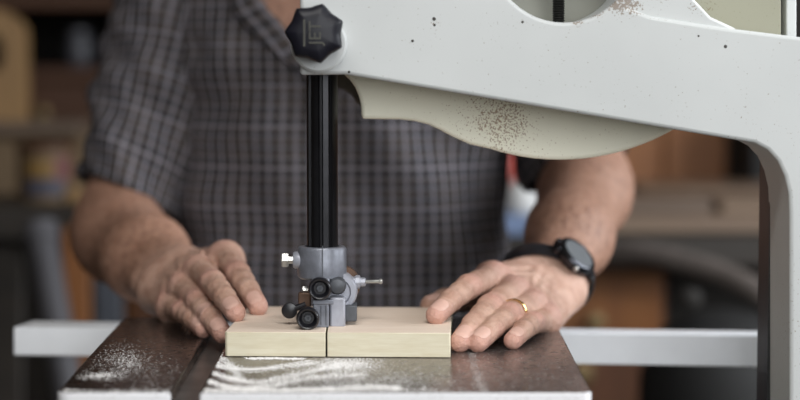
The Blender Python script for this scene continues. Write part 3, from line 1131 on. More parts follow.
def skin_mat():
    m, nt, bs = nodes_of('weathered_skin')
    co = coords(nt)
    at = N(nt, 'ShaderNodeAttribute', attribute_name='flush')
    big = noise(nt, co, 75, 6, 0.65)
    fine = noise(nt, co, 420, 4, 0.65)
    base = mixc(nt, ramp(nt, big, [(0.35, 0.0), (0.68, 1.0)]), (0.57, 0.37, 0.285), (0.40, 0.225, 0.165))
    base = mixc(nt, math_(nt, 'MULTIPLY', ramp(nt, fine, [(0.55, 0.0), (0.75, 1.0)]), 0.35), base, (0.30, 0.145, 0.095))
    col = mixc(nt, at.outputs['Fac'], base, (0.56, 0.30, 0.245))
    # tanned, freckled forearms; the same tan darkens the shaded neck
    at2 = N(nt, 'ShaderNodeAttribute', attribute_name='tan')
    fre = noise(nt, co, 150, 5, 0.7)
    tanc = mixc(nt, ramp(nt, fre, [(0.44, 0.0), (0.64, 1.0)]), (0.33, 0.175, 0.115), (0.17, 0.08, 0.05))
    col = mixc(nt, math_(nt, 'MULTIPLY', at2.outputs['Fac'], 0.8), col, tanc)
    nt.links.new(col, bs.inputs['Base Color'])
    bs.inputs['Roughness'].default_value = 0.5
    bs.inputs['Specular IOR Level'].default_value = 0.4
    bs.inputs['Subsurface Weight'].default_value = 0.05
    bs.inputs['Subsurface Radius'].default_value = (0.6, 0.25, 0.12)
    bs.inputs['Subsurface Scale'].default_value = 0.006
    wr = N(nt, 'ShaderNodeTexVoronoi', Scale=520, feature='DISTANCE_TO_EDGE')
    nt.links.new(co, wr.inputs['Vector'])
    hgt = math_(nt, 'ADD', math_(nt, 'MULTIPLY', fine, 1.0), math_(nt, 'MULTIPLY', wr.outputs['Distance'], 0.5))
    mid = noise(nt, co, 170, 4, 0.7)
    hgt = math_(nt, 'ADD', hgt, math_(nt, 'MULTIPLY', mid, 2.2))
    bump(nt, bs, hgt, 0.6, 0.0013)
    return m


M['skin'] = skin_mat()

# coarse body: torso, neck, head (all but the open collar is under clothing or out of frame)
bs_ = SDF()
bs_.group(0.06, 0)
TCX = -0.022
for (zz, hw, r, yy) in ((1.00, 0.055, 0.088, 1.985), (1.12, 0.05, 0.090, 1.965), (1.24, 0.055, 0.092, 1.968), (1.34, 0.06, 0.094, 1.985)):
    bs_.cap((TCX - hw, yy, zz), r, (TCX + hw, yy, zz), r)
bs_.cap((TCX - 0.14, 2.01, 1.405), 0.052, (TCX + 0.14, 2.01, 1.405), 0.052)
bs_.cap((TCX, 2.0, 1.36), 0.085, (TCX, 2.0, 1.46), 0.062)
bs_.group(0.03, 0.03)
bs_.cap((TCX, 2.0, 1.44), 0.060, (TCX, 1.965, 1.56), 0.057)
for sx, U, Eb in ((-1, RU, re), (1, LU, le)):
    bs_.group(0.03, 0.04)
    bs_.cap((TCX + sx * 0.175, 2.005, 1.40), 0.056, U, 0.046).cap(U, 0.046, V(U) * 0.6 + V(Eb) * 0.4, 0.043)
HC = np.array([TCX, 1.925, 1.628])
tl = math.radians(28)                         # head bowed towards the work
Hm = np.array([[1, 0, 0], [0, math.cos(tl), -math.sin(tl)], [0, math.sin(tl), math.cos(tl)]])
hp = lambda x, y, z: HC + Hm @ np.array([x, y, z])
bs_.group(0.03, 0.03)
bs_.ell(hp(0, 0.018, 0.045), (0.078, 0.098, 0.088), Hm.T)
bs_.ell(hp(0, -0.020, -0.030), (0.064, 0.075, 0.088), Hm.T)
bs_.cap(hp(0, -0.062, -0.092), 0.026, hp(0, -0.02, -0.075), 0.045)
bs_.cap(hp(-0.03, -0.074, 0.022), 0.016, hp(0.03, -0.074, 0.022), 0.016)
bs_.group(0.006, 0.008)
bs_.cap(hp(0, -0.092, 0.012), 0.008, hp(0, -0.112, -0.028), 0.0125)
for sx in (-1, 1):
    bs_.cap(hp(sx * 0.006, -0.10, -0.031), 0.009, hp(sx * 0.014, -0.094, -0.032), 0.008)
    bs_.cap(hp(sx * 0.038, -0.066, -0.02), 0.018)
bs_.cap(hp(-0.022, -0.082, -0.060), 0.0065, hp(0.022, -0.082, -0.060), 0.0065)
bs_.cap(hp(-0.018, -0.081, -0.071), 0.0075, hp(0.018, -0.081, -0.071), 0.0075)
for sx in (-1, 1):
    bs_.group(0.01, 0.006)
    bs_.cap(hp(sx * 0.080, 0.012, 0.018), 0.012, hp(sx * 0.076, 0.004, -0.028), 0.009).cap(hp(sx * 0.084, 0.022, 0.016), 0.008, hp(sx * 0.079, 0.014, -0.02), 0.007)
    bs_.group(0.001, -0.012)
    bs_.cap(hp(sx * 0.031, -0.098, 0.004), 0.012)
    bs_.group(0.001, 0.002)
    bs_.cap(hp(sx * 0.031, -0.080, 0.003), 0.0115)
bv, bf = surface(bs_, (-0.32, 1.80, 0.94), (0.30, 2.14, 1.80), 0.0055)

parts_v, parts_f, flush, tan_shade = [bv], [bf], [np.full(len(bv), 0.25)], [np.full(len(bv), 1.0)]  # full tan on the body also paints the shade at the neck
n0 = len(bv)
for fn, inf, U in ((fnR, infR, RU), (fnL, infL, LU)):
    pts = np.array([inf['W'], inf['E'], V(U)] + inf['mc'] + [c[3] for c in inf['ch']] + inf['th'])
    lo, hi = pts.min(0) - 0.055, pts.max(0) + 0.055
    hi[2] = min(hi[2], V(U)[2] - 0.0)
    lo[2] = max(lo[2], TZ - 0.05)
    vs, fs = surface(fn, lo, hi, 0.00135)
    nn = normals(fn, vs)
    # cloth-like slack of old skin: low relief noise along the normal
    ph = np.sin(vs[:, 0] * 610 + 2 * np.sin(vs[:, 1] * 340)) * np.sin(vs[:, 1] * 520 + 2 * np.sin(vs[:, 2] * 410)) * np.sin(vs[:, 2] * 570 + 1.0)
    vs = vs + nn * (ph * 0.00022)[:, None]
    fl_ = np.zeros(len(vs))
    def glow(c, r, k):
        global fl_
        d = np.linalg.norm(vs - c, axis=1)
        fl_ = np.maximum(fl_, k * np.clip(1 - d / r, 0, 1))
    for i in range(4):
        glow(inf['mc'][i] + inf['dors'] * 0.01, 0.020, 0.65)
        glow(inf['ch'][i][1] + inf['dors'] * 0.008, 0.017, 0.75)
        glow(inf['ch'][i][3], 0.020, 0.9)
    tt = np.clip(((inf['W'] - vs) @ inf['ax']) / 0.05 + 0.35, 0, 1)
    parts_v.append(vs); parts_f.append(fs + n0); flush.append(fl_); tan_shade.append(tt)
    n0 += len(vs)
    print('ARM', len(vs))
PB = (TCX, 1.98, 0.0)
person = empty('person', PB, 'person in a dark plaid short-sleeved shirt feeding a board with both hands', 'person')
av = np.concatenate(parts_v)
me = np_mesh('body', av, np.concatenate(parts_f))
for nm, arr in (('flush', flush), ('tan', tan_shade)):
    a = me.attributes.new(nm, 'FLOAT', 'POINT')
    a.data.foreach_set('value', np.concatenate(arr).astype(np.float32))
body = link_mesh('body', me, M['skin'], person, smooth=80)

# fingernails
M['nail'] = simple('fingernail', (0.61, 0.385, 0.315), 0.4, 0, 0.05, 200, 0)


def skin_hits(fn, org, dirs, hi):
    """distance along each ray at which it leaves the skin"""
    lo_, hi_ = np.zeros(len(org)), np.full(len(org), hi)
    for _ in range(16):
        m_ = (lo_ + hi_) / 2
        ins = fn(org + dirs * m_[:, None]) < 0
        lo_ = np.where(ins, m_, lo_)
        hi_ = np.where(ins, hi_, m_)
    return lo_


def nail(a, b, up, r, r0, fn):
    d = (b - a); L = np.linalg.norm(d); d = d / L
    sd = np.cross(d, up); sd /= np.linalg.norm(sd)
    nu, nv = 9, 8
    org, dirs = [], []
    for i in range(nv + 1):
        t = i / nv
        pos = a + d * (L * 0.60 + t * (L * 0.40 + r * 0.55))
        e = max(0, t - 0.7) / 0.3
        g = max(0, 0.25 - t) / 0.25
        wdt = math.radians(43) * (1 - 0.40 * e * e) * (1 - 0.45 * g * g)
        for j in range(nu + 1):
            q = (j / nu * 2 - 1) * wdt
            org.append(pos); dirs.append(up * math.cos(q) + sd * math.sin(q))
    org, dirs = np.array(org), np.array(dirs)
    hit = skin_hits(fn, org, dirs, 0.02)
    vs = list(org + dirs * (hit + 0.00035)[:, None]) + list(org + dirs * (hit - 0.0006)[:, None])
    fs = []
    K = (nu + 1) * (nv + 1)
    for i in range(nv):
        for j in range(nu):
            p0 = i * (nu + 1) + j
            fs.append((p0, p0 + 1, p0 + nu + 2, p0 + nu + 1))
            fs.append((K + p0, K + p0 + nu + 1, K + p0 + nu + 2, K + p0 + 1))
    rim = [j for j in range(nu + 1)] + [i * (nu + 1) + nu for i in range(1, nv + 1)] + [nv * (nu + 1) + j for j in range(nu - 1, -1, -1)] + [i * (nu + 1) for i in range(nv - 1, 0, -1)]
    for i in range(len(rim)):
        x, y = rim[i], rim[(i + 1) % len(rim)]
        fs.append((x, K + x, K + y, y))
    return MB().add(vs, fs)


for inf in (infR, infL):
    for (a, b, up, r, r0) in inf['nails']:
        nail(a, b, up, r, r0, inf['fn']).build('fingernail', M['nail'], body, smooth=60)


# ------------------------------------------------------------------ clothing
def plaid():
    m, nt, bs = nodes_of('dark_plaid_cotton')
    t = nt.nodes.new('ShaderNodeUVMap')
    t.uv_map = 'UVMap'
    sx = N(nt, 'ShaderNodeSeparateXYZ')
    nt.links.new(t.outputs[0], sx.inputs[0])

    def lines(c, period, width, off=0.0):
        f = math_(nt, 'FRACT', math_(nt, 'ADD', math_(nt, 'DIVIDE', c, period), off))
        d = math_(nt, 'ABSOLUTE', math_(nt, 'SUBTRACT', f, 0.5))
        return math_(nt, 'LESS_THAN', d, width / period / 2)
    u, v = sx.outputs[0], sx.outputs[1]
    base = mixc(nt, lines(u, 0.054, 0.026), (0.036, 0.031, 0.028), (0.026, 0.025, 0.026))
    base = mixc(nt, math_(nt, 'MULTIPLY', lines(v, 0.050, 0.022, 0.3), 0.5), base, (0.022, 0.021, 0.022))
    br = math_(nt, 'MULTIPLY', lines(v, 0.0125, 0.004, 0.25), 0.30)
    col = mixc(nt, br, base, (0.10, 0.070, 0.050))
    light = (0.30, 0.285, 0.33)
    for q in (math_(nt, 'MULTIPLY', lines(u, 0.0135, 0.0032), 0.50), math_(nt, 'MULTIPLY', lines(u, 0.0135, 0.0014, 0.5), 0.22),
              math_(nt, 'MULTIPLY', lines(v, 0.0100, 0.0020), 0.22), math_(nt, 'MULTIPLY', lines(v, 0.0400, 0.0032, 0.125), 0.20)):
        col = mixc(nt, q, col, light)
    co = coords(nt)
    nt.links.new(col, bs.inputs['Base Color'])
    bs.inputs['Roughness'].default_value = 0.9
    bs.inputs['Specular IOR Level'].default_value = 0.15
    bump(nt, bs, noise(nt, co, 900, 2), 0.2, 0.0006)
    return m


M['plaid'] = plaid()
sv, sf, suv = [], [], []


def grid_add(Pts, UV, closed=True, keep=None):
    """Pts [rows][cols] -> quads with metric uv (a seam column is repeated)"""
    n0 = len(sv)
    R_, C_ = len(Pts), len(Pts[0])
    for i in range(R_):
        for j in range(C_):
            sv.append(tuple(Pts[i][j]))
    for i in range(R_ - 1):
        for j in range(C_ - 1):
            if keep and not keep(i, j): continue
            q = (n0 + i * C_ + j, n0 + i * C_ + j + 1, n0 + (i + 1) * C_ + j + 1, n0 + (i + 1) * C_ + j)
            sf.append(q)
            suv.append((UV[i][j], UV[i][j + 1], UV[i + 1][j + 1], UV[i + 1][j]))


def lerp_tab(tab, z):
    for i in range(len(tab) - 1):
        if z <= tab[i + 1][0]:
            t = (z - tab[i][0]) / (tab[i + 1][0] - tab[i][0])
            t = max(0, min(1, t)); t = t * t * (3 - 2 * t)
            return [a + (b - a) * t for a, b in zip(tab[i][1:], tab[i + 1][1:])]
    return list(tab[-1][1:])


# z, half width, half depth, centre y
TORSO = [(0.88, 0.178, 0.128, 1.990), (0.98, 0.174, 0.130, 1.975), (1.08, 0.168, 0.132, 1.960), (1.20, 0.168, 0.130, 1.958), (1.30, 0.180, 0.128, 1.970),
         (1.38, 0.190, 0.118, 1.988), (1.43, 0.180, 0.098, 2.000), (1.465, 0.135, 0.082, 2.005), (1.495, 0.082, 0.072, 2.0)]
APEX = 1.292


def torso_pt(z, th):
    a, b, cy = lerp_tab(TORSO, z)
    c, s_ = math.cos(th), math.sin(th)
    e = 0.82
    x = a * math.copysign(abs(s_) ** e, s_)
    y = -b * math.copysign(abs(c) ** e, c)
    f = 0.0045 * math.sin(9 * x / 0.17 + 16 * (z - 1.0) + 1.5 * math.sin(11 * z)) * math.exp(-((z - 1.15) / 0.3) ** 2)
    f += 0.0035 * math.sin(26 * (z + 0.35 * x) + 3 * math.sin(14 * x)) + 0.002 * math.sin(55 * (z - 0.5 * x) + 1.0)
    # drag folds from the armpits
    for sx in (-1, 1):
        d = math.hypot(x - sx * 0.15, (z - 1.33))
        f += 0.004 * math.sin(d * 95 + 0.6 * sx) * math.exp(-(d / 0.14) ** 2)
    n_ = Vector((x / (a * a), y / (b * b), 0)).normalized()
    return Vector((TCX + x, cy + y, z)) + n_ * f


NZ, NT = 110, 168
zs = [0.88 + (1.495 - 0.88) * i / NZ for i in range(NZ + 1)]
Pts = [[torso_pt(z_, -math.pi + 2 * math.pi * j / NT) for j in range(NT + 1)] for z_ in zs]
UV = []
for i in range(NZ + 1):
    mid = NT // 2
    u = [0.0] * (NT + 1)
    for j in range(mid, NT): u[j + 1] = u[j] + (Vector((Pts[i][j + 1].x - Pts[i][j].x, Pts[i][j + 1].y - Pts[i][j].y))).length
    for j in range(mid, 0, -1): u[j - 1] = u[j] - (Vector((Pts[i][j].x - Pts[i][j - 1].x, Pts[i][j].y - Pts[i][j - 1].y))).length
    UV.append([(u[j], zs[i]) for j in range(NT + 1)])


def keep_v(i, j):
    z_ = zs[i]
    p = Pts[i][j]
    if p.y > 1.99 or z_ < APEX: return True
    hw = min((z_ - APEX) * 0.90, 0.080)
    return abs((p.x + Pts[i][j + 1].x) / 2 - (TCX - 0.008)) > hw


grid_add(Pts, UV, keep=keep_v)


def sleeve(S, E, hem, t1, r0, r1, ph, r1b=None):
    """loft from shoulder S to the hem; t1 is the direction the hem opening faces"""
    S, hem, t1 = Vector(S), Vector(hem), Vector(t1).normalized()
    t0 = (hem - S).normalized()
    L = (hem - S).length
    rows, uvs = [], []
    NR, NA = 52, 72
    x = None
    seq = [(-0.34, 0.066), (-0.32, 0.042), (-0.26, 0.022), (-0.17, 0.009), (-0.08, 0.002)] + [(i / NR, 0) for i in range(NR + 1)] + [(1.0, 0.0035), (0.985, 0.005), (0.9, 0.006), (0.7, 0.008)]
    for (t, ins) in seq:
        c = S + (hem - S) * t
        k = max(0, (t - 0.35) / 0.65)
        ax_ = (t0 * (1 - k) + t1 * k).normalized()
        if x is None: x = Vector((1, 0, 0))
        xx = (Vector((1, 0, 0)) - ax_ * ax_.x).normalized()
        yy = ax_.cross(xx)
        row, ur = [], []
        for j in range(NA + 1):
            th = 2 * math.pi * j / NA
            r = r0 + (r1 - r0) * max(t, 0)
            r += 0.005 * math.sin(3 * th + 9 * t + ph) * t + 0.0045 * math.sin(22 * t + 2.2 * math.sin(th + ph) + ph) * (1 - 0.6 * t) + 0.002 * math.sin(7 * th + 30 * t)
            if t > 0.93: r += 0.0012
            r -= ins
            row.append(c + xx * (r * math.cos(th)) + yy * (r * math.sin(th)))
            ur.append((th * (r0 + r1) / 2, t * L + 0.005))
        rows.append(row); uvs.append(ur)
    grid_add(rows, uvs)


hemR = P(131, 199, 1.915)
sleeve((TCX - 0.165, 2.005, 1.405), re, hemR, (-0.42, -0.25, -0.87), 0.074, 0.060, 0.4)
hemL = P(582, 165, 1.905)
sleeve((TCX + 0.165, 2.005, 1.405), le, hemL, (0.42, -0.35, -0.84), 0.074, 0.0575, 2.1)
me = bpy.data.meshes.new('shirt')
me.from_pydata(sv, [], sf)
uvl = me.uv_layers.new(name='UVMap')
uvl.data.foreach_set('uv', np.array(suv, np.float32).ravel())
shirt = link_mesh('shirt', me, M['plaid'], person, smooth=75)
tag(shirt, 'dark plaid short-sleeved shirt')
sol = shirt.modifiers.new('cloth', 'SOLIDIFY')
sol.thickness = 0.0012
sol.offset = -1
# collar leaves along the open neck
for sx in (-1, 1):
    sv, sf, suv = [], [], []
    rows, uvs = [], []
    for i in range(15):
        t = i / 14
        z_ = APEX + 0.004 + t * 0.175
        e = TCX - 0.008 + sx * min((z_ - APEX) * 0.90, 0.080)
        row, ur = [], []
        for j in range(8):
            q = j / 7
            wdt = 0.022 * min(1, t * 3.2) + 0.004
            xw = e + sx * q * wdt - sx * 0.003
            a, b, cy = lerp_tab(TORSO, min(z_ - q * 0.012, 1.47))
            k = max(-0.99, min(0.99, (xw - TCX) / a))
            th = math.asin(math.copysign(abs(k) ** (1 / 0.82), k))
            yy = cy - b * (abs(math.cos(th)) ** 0.82)
            row.append(Vector((xw, yy - 0.006 - 0.008 * (1 - q) * t, z_ - q * 0.012)))
            ur.append((q * wdt + 0.003, z_))
        rows.append(row); uvs.append(ur)
    grid_add(rows, uvs)
    me = bpy.data.meshes.new('collar')
    me.from_pydata(sv, [], sf)
    me.uv_layers.new(name='UVMap').data.foreach_set('uv', np.array(suv, np.float32).ravel())
    cl = link_mesh('collar', me, M['plaid'], shirt, smooth=60)
    so = cl.modifiers.new('cloth', 'SOLIDIFY')
    so.thickness = 0.002
# buttons down the front
M['button'] = simple('grey_button', (0.12, 0.11, 0.11), 0.4, 0, 0.1, 80, 0)
for k in range(5):
    z_ = APEX - 0.012 - 0.085 * k
    p = torso_pt(z_, math.asin(-0.002))
    MB().lathe(p + Vector((-0.008, 0, 0)), (0, -1, 0), [(0.005, -0.002), (0.0055, 0.0005), (0.005, 0.0022), (0.0038, 0.0018), (0.0002, 0.0018)], 18).build('button', M['button'], shirt)

# trousers, shoes, hair: out of frame but part of the figure
M['denim'] = simple('dark_work_trousers', (0.045, 0.045, 0.055), 0.9, 0, 0.2, 200, 0.2)
ts = SDF().group(0.05, 0)
ts.cap((TCX - 0.06, 1.99, 0.94), 0.125, (TCX + 0.06, 1.99, 0.94), 0.125)
for sx in (-1, 1):
    ts.cap((TCX + sx * 0.085, 1.99, 0.88), 0.098, (TCX + sx * 0.10, 1.98, 0.50), 0.070).cap((TCX + sx * 0.10, 1.98, 0.50), 0.068, (TCX + sx * 0.105, 2.0, 0.09), 0.056)
tv, tf = surface(ts, (-0.32, 1.80, 0.0), (0.28, 2.18, 1.08), 0.009)
link_mesh('trousers', np_mesh('trousers', tv, tf), M['denim'], person, smooth=80)
M['shoe'] = simple('brown_leather_shoe', (0.05, 0.03, 0.02), 0.5, 0, 0.2, 60, 0.1)
for sx in (-1, 1):
    x = TCX + sx * 0.11
    q = SDF().group(0.03, 0).cap((x, 2.03, 0.05), 0.042, (x + sx * 0.01, 1.84, 0.038), 0.038).cap((x, 2.01, 0.06), 0.042, (x, 2.0, 0.10), 0.044)
    vs_, fs_ = surface(q, (x - 0.09, 1.74, -0.03), (x + 0.09, 2.12, 0.17), 0.006)
    vs_[:, 2] = np.maximum(vs_[:, 2], 0.001)
    link_mesh('shoe', np_mesh('shoe', vs_, fs_), M['shoe'], person, smooth=80)
M['hair'] = simple('grey_hair', (0.22, 0.20, 0.18), 0.7, 0, 0.35, 90, 0.6, (1, 6, 1))
hs = SDF().group(0.03, 0).ell(hp(0, 0.026, 0.055), (0.084, 0.102, 0.090), Hm.T)
hs.group(0.01, -0.01).ell(hp(0, -0.085, -0.005), (0.085, 0.075, 0.095), Hm.T)
hs.group(0.01, -0.01).ell(hp(0, -0.02, -0.10), (0.12, 0.16, 0.085), Hm.T)
hv, hf = surface(hs, HC - 0.16, HC + 0.18, 0.006)
link_mesh('hair', np_mesh('hair', hv, hf), M['hair'], person, smooth=80)
M['eye'] = simple('dark_eye', (0.04, 0.03, 0.025), 0.2, 0, 0.1, 60, 0)
for sx in (-1, 1):
    c = hp(sx * 0.031, -0.0905, 0.003)
    MB().lathe(Vector(c), Vector(Hm @ np.array([0, -1.0, 0])), [(0.005, -0.002), (0.005, 0.0005), (0.003, 0.0018), (0.0002, 0.0022)], 16).build('iris', M['eye'], body)

# ------------------------------------------------------------------ wristwatch
def around(inf, c, axis, x, y, n, off, wrange):
    """skin radius round the wrist at several stations along the axis"""
    out = []
    tt = 2 * math.pi * np.arange(n) / n
    dirs = np.cos(tt)[:, None] * x + np.sin(tt)[:, None] * y
    for s_ in wrange:
        row = skin_hits(inf['fn'], np.repeat((c + axis * s_)[None], n, 0), dirs, 0.06) + off
        # straps bridge the hollows
        r = np.array(row)
        for _ in range(6): r = np.maximum(r, 0.5 * (np.roll(r, 1) + np.roll(r, -1)))
        for _ in range(3): r = 0.25 * np.roll(r, 1) + 0.5 * r + 0.25 * np.roll(r, -1)
        out.append(np.maximum(r, np.array(row)))
    return out


inf = infL
wc = inf['W'] + (inf['E'] - inf['W']) * 0.0
wax = inf['ax'] * 0.8 + V((0.05, -0.25, -0.30)); wax /= np.linalg.norm(wax)
wdir = V((0.60, -0.42, 0.68)); wdir -= wax * (wdir @ wax); wdir /= np.linalg.norm(wdir)   # where the case sits
wside = np.cross(wax, wdir)
stations = (-0.0085, -0.007, 0.007, 0.0085)
nA = 72
rad = around(inf, wc, wax, wdir, wside, nA, 0.0008, stations)
rm = np.maximum(rad[1], rad[2])
watch = empty('wristwatch', tuple(wc), 'black strapped wristwatch on the wrist beside the saw column', 'wristwatch')
M['strap'] = simple('black_rubber_strap', (0.012, 0.012, 0.015), 0.38, 0, 0.2, 90, 0.1)
M['watch_case'] = simple('dark_steel_case', (0.05, 0.052, 0.06), 0.22, 0.9, 0.1, 90, 0)
M['glass'] = simple('dark_watch_crystal', (0.17, 0.18, 0.19), 0.12, 0.2, 0.1, 20, 0)
vs, fs = [], []
prof = [(-0.0085, 0.0), (-0.0085, 0.002), (-0.0072, 0.003), (0.0072, 0.003), (0.0085, 0.002), (0.0085, 0.0)]
for k in range(nA):
    t = 2 * math.pi * k / nA
    d = wdir * math.cos(t) + wside * math.sin(t)
    for (s_, h_) in prof:
        vs.append(wc + wax * s_ + d * (rm[k] + h_))
m_ = len(prof)
for k in range(nA):
    l = (k + 1) % nA
    for j in range(m_):
        q = (j + 1) % m_
        fs.append((k * m_ + j, k * m_ + q, l * m_ + q, l * m_ + j))
MB().add(vs, fs).build('strap', M['strap'], watch, smooth=50)
cp = Vector(wc + wdir * (rm[0] + 0.0005))
case = MB().lathe(cp, Vector(wdir), [(0.0170, -0.001), (0.0190, 0.0015), (0.0195, 0.005), (0.0188, 0.0078), (0.0170, 0.0092), (0.0156, 0.0092), (0.0150, 0.0082), (0.001, 0.0082)], 44).build('case', M['watch_case'], watch)
MB().lathe(cp, Vector(wdir), [(0.0149, 0.0080), (0.0146, 0.0088), (0.009, 0.0093), (0.0005, 0.0095)], 40).build('crystal', M['glass'], case, smooth=60)
for sg in (-1, 1):
    for sw in (-1, 1):
        c = cp + Vector(wside) * (sg * 0.0185) + Vector(wax) * (sw * 0.0065) + Vector(wdir) * 0.003
        MB().lathe(c - Vector(wdir) * 0.003, Vector(wdir), [(0.0022, -0.002), (0.003, 0.001), (0.003, 0.0045), (0.002, 0.006)], 12).build('lug', M['watch_case'], case)
c = cp + Vector(wax) * 0.0198 + Vector(wdir) * 0.0045
MB().lathe(c, Vector(wax), [(0.0022, -0.002), (0.0024, 0.001), (0.0018, 0.0022)], 14).build('crown', M['steel'], case)

# ------------------------------------------------------------------ wedding ring on the ring finger
c = infL['ch'][2]
f = 0.80
rc_ = c[0] * (1 - f) + c[1] * f
rax = (c[1] - c[0]) / np.linalg.norm(c[1] - c[0])
rx, ry, _ = frame_of(Vector(rax))
rx, ry = V(rx), V(ry)
# skin radius of the finger alone
rr = 0.0104
vs, fs = [], []
nr = 48
prof = [(-0.0019, 0.0), (-0.0019, 0.0007), (-0.0010, 0.0012), (0.0010, 0.0012), (0.0019, 0.0007), (0.0019, 0.0)]
for k in range(nr):
    t = 2 * math.pi * k / nr
    d = rx * math.cos(t) + ry * math.sin(t)
    for (s_, h_) in prof:
        vs.append(rc_ + rax * s_ + d * (rr + h_))
for k in range(nr):
    l = (k + 1) % nr
    for j in range(6):
        q = (j + 1) % 6
        fs.append((k * 6 + j, k * 6 + q, l * 6 + q, l * 6 + j))
ring = MB().add(vs, fs).build('ring', M['gold'], None, base=tuple(rc_), smooth=60)
tag(ring, 'plain gold ring worn on a finger of the hand beside the watch', 'ring')

# ================================================================== the workshop behind
M['bench'] = wood('dark_bench_timber', (0.030, 0.022, 0.016), (0.014, 0.011, 0.008), 'X', 30)
M['orange'] = wood('orange_stained_wood', (0.30, 0.115, 0.030), (0.20, 0.072, 0.02), 'Z', 26)
M['redwood'] = wood('red_brown_wood', (0.085, 0.034, 0.014), (0.055, 0.021, 0.009), 'X', 26)
M['redwood_z'] = wood('red_brown_wood_upright', (0.12, 0.046, 0.019), (0.08, 0.031, 0.014), 'Z', 26)
M['tan'] = wood('tan_wood', (0.33, 0.20, 0.085), (0.24, 0.14, 0.06), 'Z', 20)
M['plank_grey'] = wood('weathered_grey_plank', (0.165, 0.115, 0.080), (0.11, 0.076, 0.054), 'X', 24)
M['plank_beige'] = wood('beige_plank', (0.20, 0.14, 0.092), (0.15, 0.10, 0.07), 'X', 24)
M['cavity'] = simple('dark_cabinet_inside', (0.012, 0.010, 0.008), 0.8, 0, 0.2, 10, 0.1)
M['greyblue'] = simple('blue_grey_paint', (0.075, 0.082, 0.10), 0.5, 0, 0.12, 12, 0.05)
M['pipe'] = simple('pale_grey_plastic', (0.085, 0.083, 0.092), 0.5, 0, 0.12, 12, 0.05)
M['card'] = simple('brown_cardboard', (0.15, 0.10, 0.055), 0.8, 0, 0.12, 30, 0.1)
M['white'] = simple('white_plastic', (0.62, 0.62, 0.61), 0.4, 0, 0.05, 20, 0.05)
M['red'] = simple('red_plastic', (0.50, 0.07, 0.05), 0.4, 0, 0.1, 20, 0.05)
M['blue'] = simple('blue_plastic', (0.16, 0.22, 0.36), 0.5, 0, 0.1, 20, 0.05)
M['yellow'] = simple('yellow_label', (0.20, 0.115, 0.03), 0.6, 0, 0.1, 20, 0.05)
M['navy'] = simple('navy_label', (0.055, 0.055, 0.08), 0.6, 0, 0.1, 20, 0.05)
M['pinkl'] = simple('crimson_label', (0.13, 0.04, 0.04), 0.6, 0, 0.1, 20, 0.05)
M['hose'] = simple('grey_hose', (0.10, 0.083, 0.074), 0.7, 0, 0.15, 40, 0.1)
M['vac'] = simple('black_vacuum_shell', (0.008, 0.008, 0.008), 0.75, 0, 0.15, 20, 0.05)
M['jar'] = simple('grey_glazed_jar', (0.055, 0.055, 0.065), 0.4, 0, 0.1, 30, 0.05)
M['handle'] = simple('dull_brass_handle', (0.25, 0.18, 0.09), 0.4, 0.8, 0.1, 60, 0)


def bx(lo, hi, name, m, parent=None, bevel=0.003, base=None, **kw):
    if parent is None and base is None:
        base = ((lo[0] + hi[0]) / 2, (lo[1] + hi[1]) / 2, lo[2])
    return MB().box(lo, hi).build(name, M[m], parent, base=base, bevel=bevel, **kw)


# ---- left workbench ------------------------------------------------
bz = P(40, 206, 2.80).z
bl = empty('workbench', (-0.95, 3.1, 0), 'dark timber workbench along the left side behind the plaid sleeve', 'workbench')
x0, x1 = -1.65, -0.40
bx((x0, 2.80, bz - 0.05), (x1, 3.40, bz), 'worktop', 'bench', bl)
for xx in (x0 + 0.03, x1 - 0.12):
    for yy in (2.84, 3.29):
        bx((xx, yy, 0), (xx + 0.09, yy + 0.09, bz - 0.05), 'leg', 'bench', bl)
bx((x0 + 0.12, 2.86, bz - 0.16), (x1 - 0.12, 2.89, bz - 0.05), 'apron', 'bench', bl)
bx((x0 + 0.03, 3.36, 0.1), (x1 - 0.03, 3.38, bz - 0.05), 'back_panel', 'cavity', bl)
bx((x0 + 0.05, 2.86, 0.20), (x1 - 0.05, 3.36, 0.24), 'lower_shelf', 'bench', bl)
# things stored leaning under and against the bench
def leaner(name, pxc, w, ytop, Y, tilt, m, label, cat, thick=0.02):
    p = P(pxc, ytop, Y)
    q = P(pxc + tilt, ytop, Y)
    b = Vector((q.x, Y - 0.06, 0.001))
    t = Vector((p.x, Y, p.z))
    hw = Vector((w / 2, 0, 0)); th = Vector((0, thick, 0))
    mb = MB().hexa([b - hw, b + hw, b + hw + th, b - hw + th, t - hw, t + hw, t + hw + th, t - hw + th])
    o = mb.build(name, M[m], None, base=tuple(b), bevel=0.003)
    return tag(o, label, cat)


leaner('plank', 76, 0.040, 228, 2.775, 3, 'orange', 'narrow orange-brown plank leaning on the left workbench', 'plank')
leaner('plank', 108, 0.038, 240, 2.775, 4, 'greyblue', 'blue-grey painted plank leaning on the left workbench', 'plank')
leaner('plank', 150, 0.050, 236, 2.775, 0, 'redwood_z', 'red-brown plank leaning on the bench behind the forearm', 'plank')
leaner('plank', 6, 0.050, 250, 2.775, -6, 'bench', 'dark brown plank leaning at the far left of the workbench', 'plank')
a, b = P(40, 226, 2.755), P(58, 330, 2.68)
b = a + (b - a) * ((a.z - 0.022) / (a.z - b.z))
mb = MB().lathe(b, a - b, [(0.021, 0), (0.022, 0.02), (0.022, (a - b).length - 0.03), (0.026, (a - b).length - 0.028), (0.026, (a - b).length), (0.019, (a - b).length), (0.019, (a - b).length - 0.04)], 28)
tag(mb.build('plastic_pipe', M['pipe'], None, base=tuple(b)), 'pale grey plastic pipe leaning on the left workbench', 'pipe')
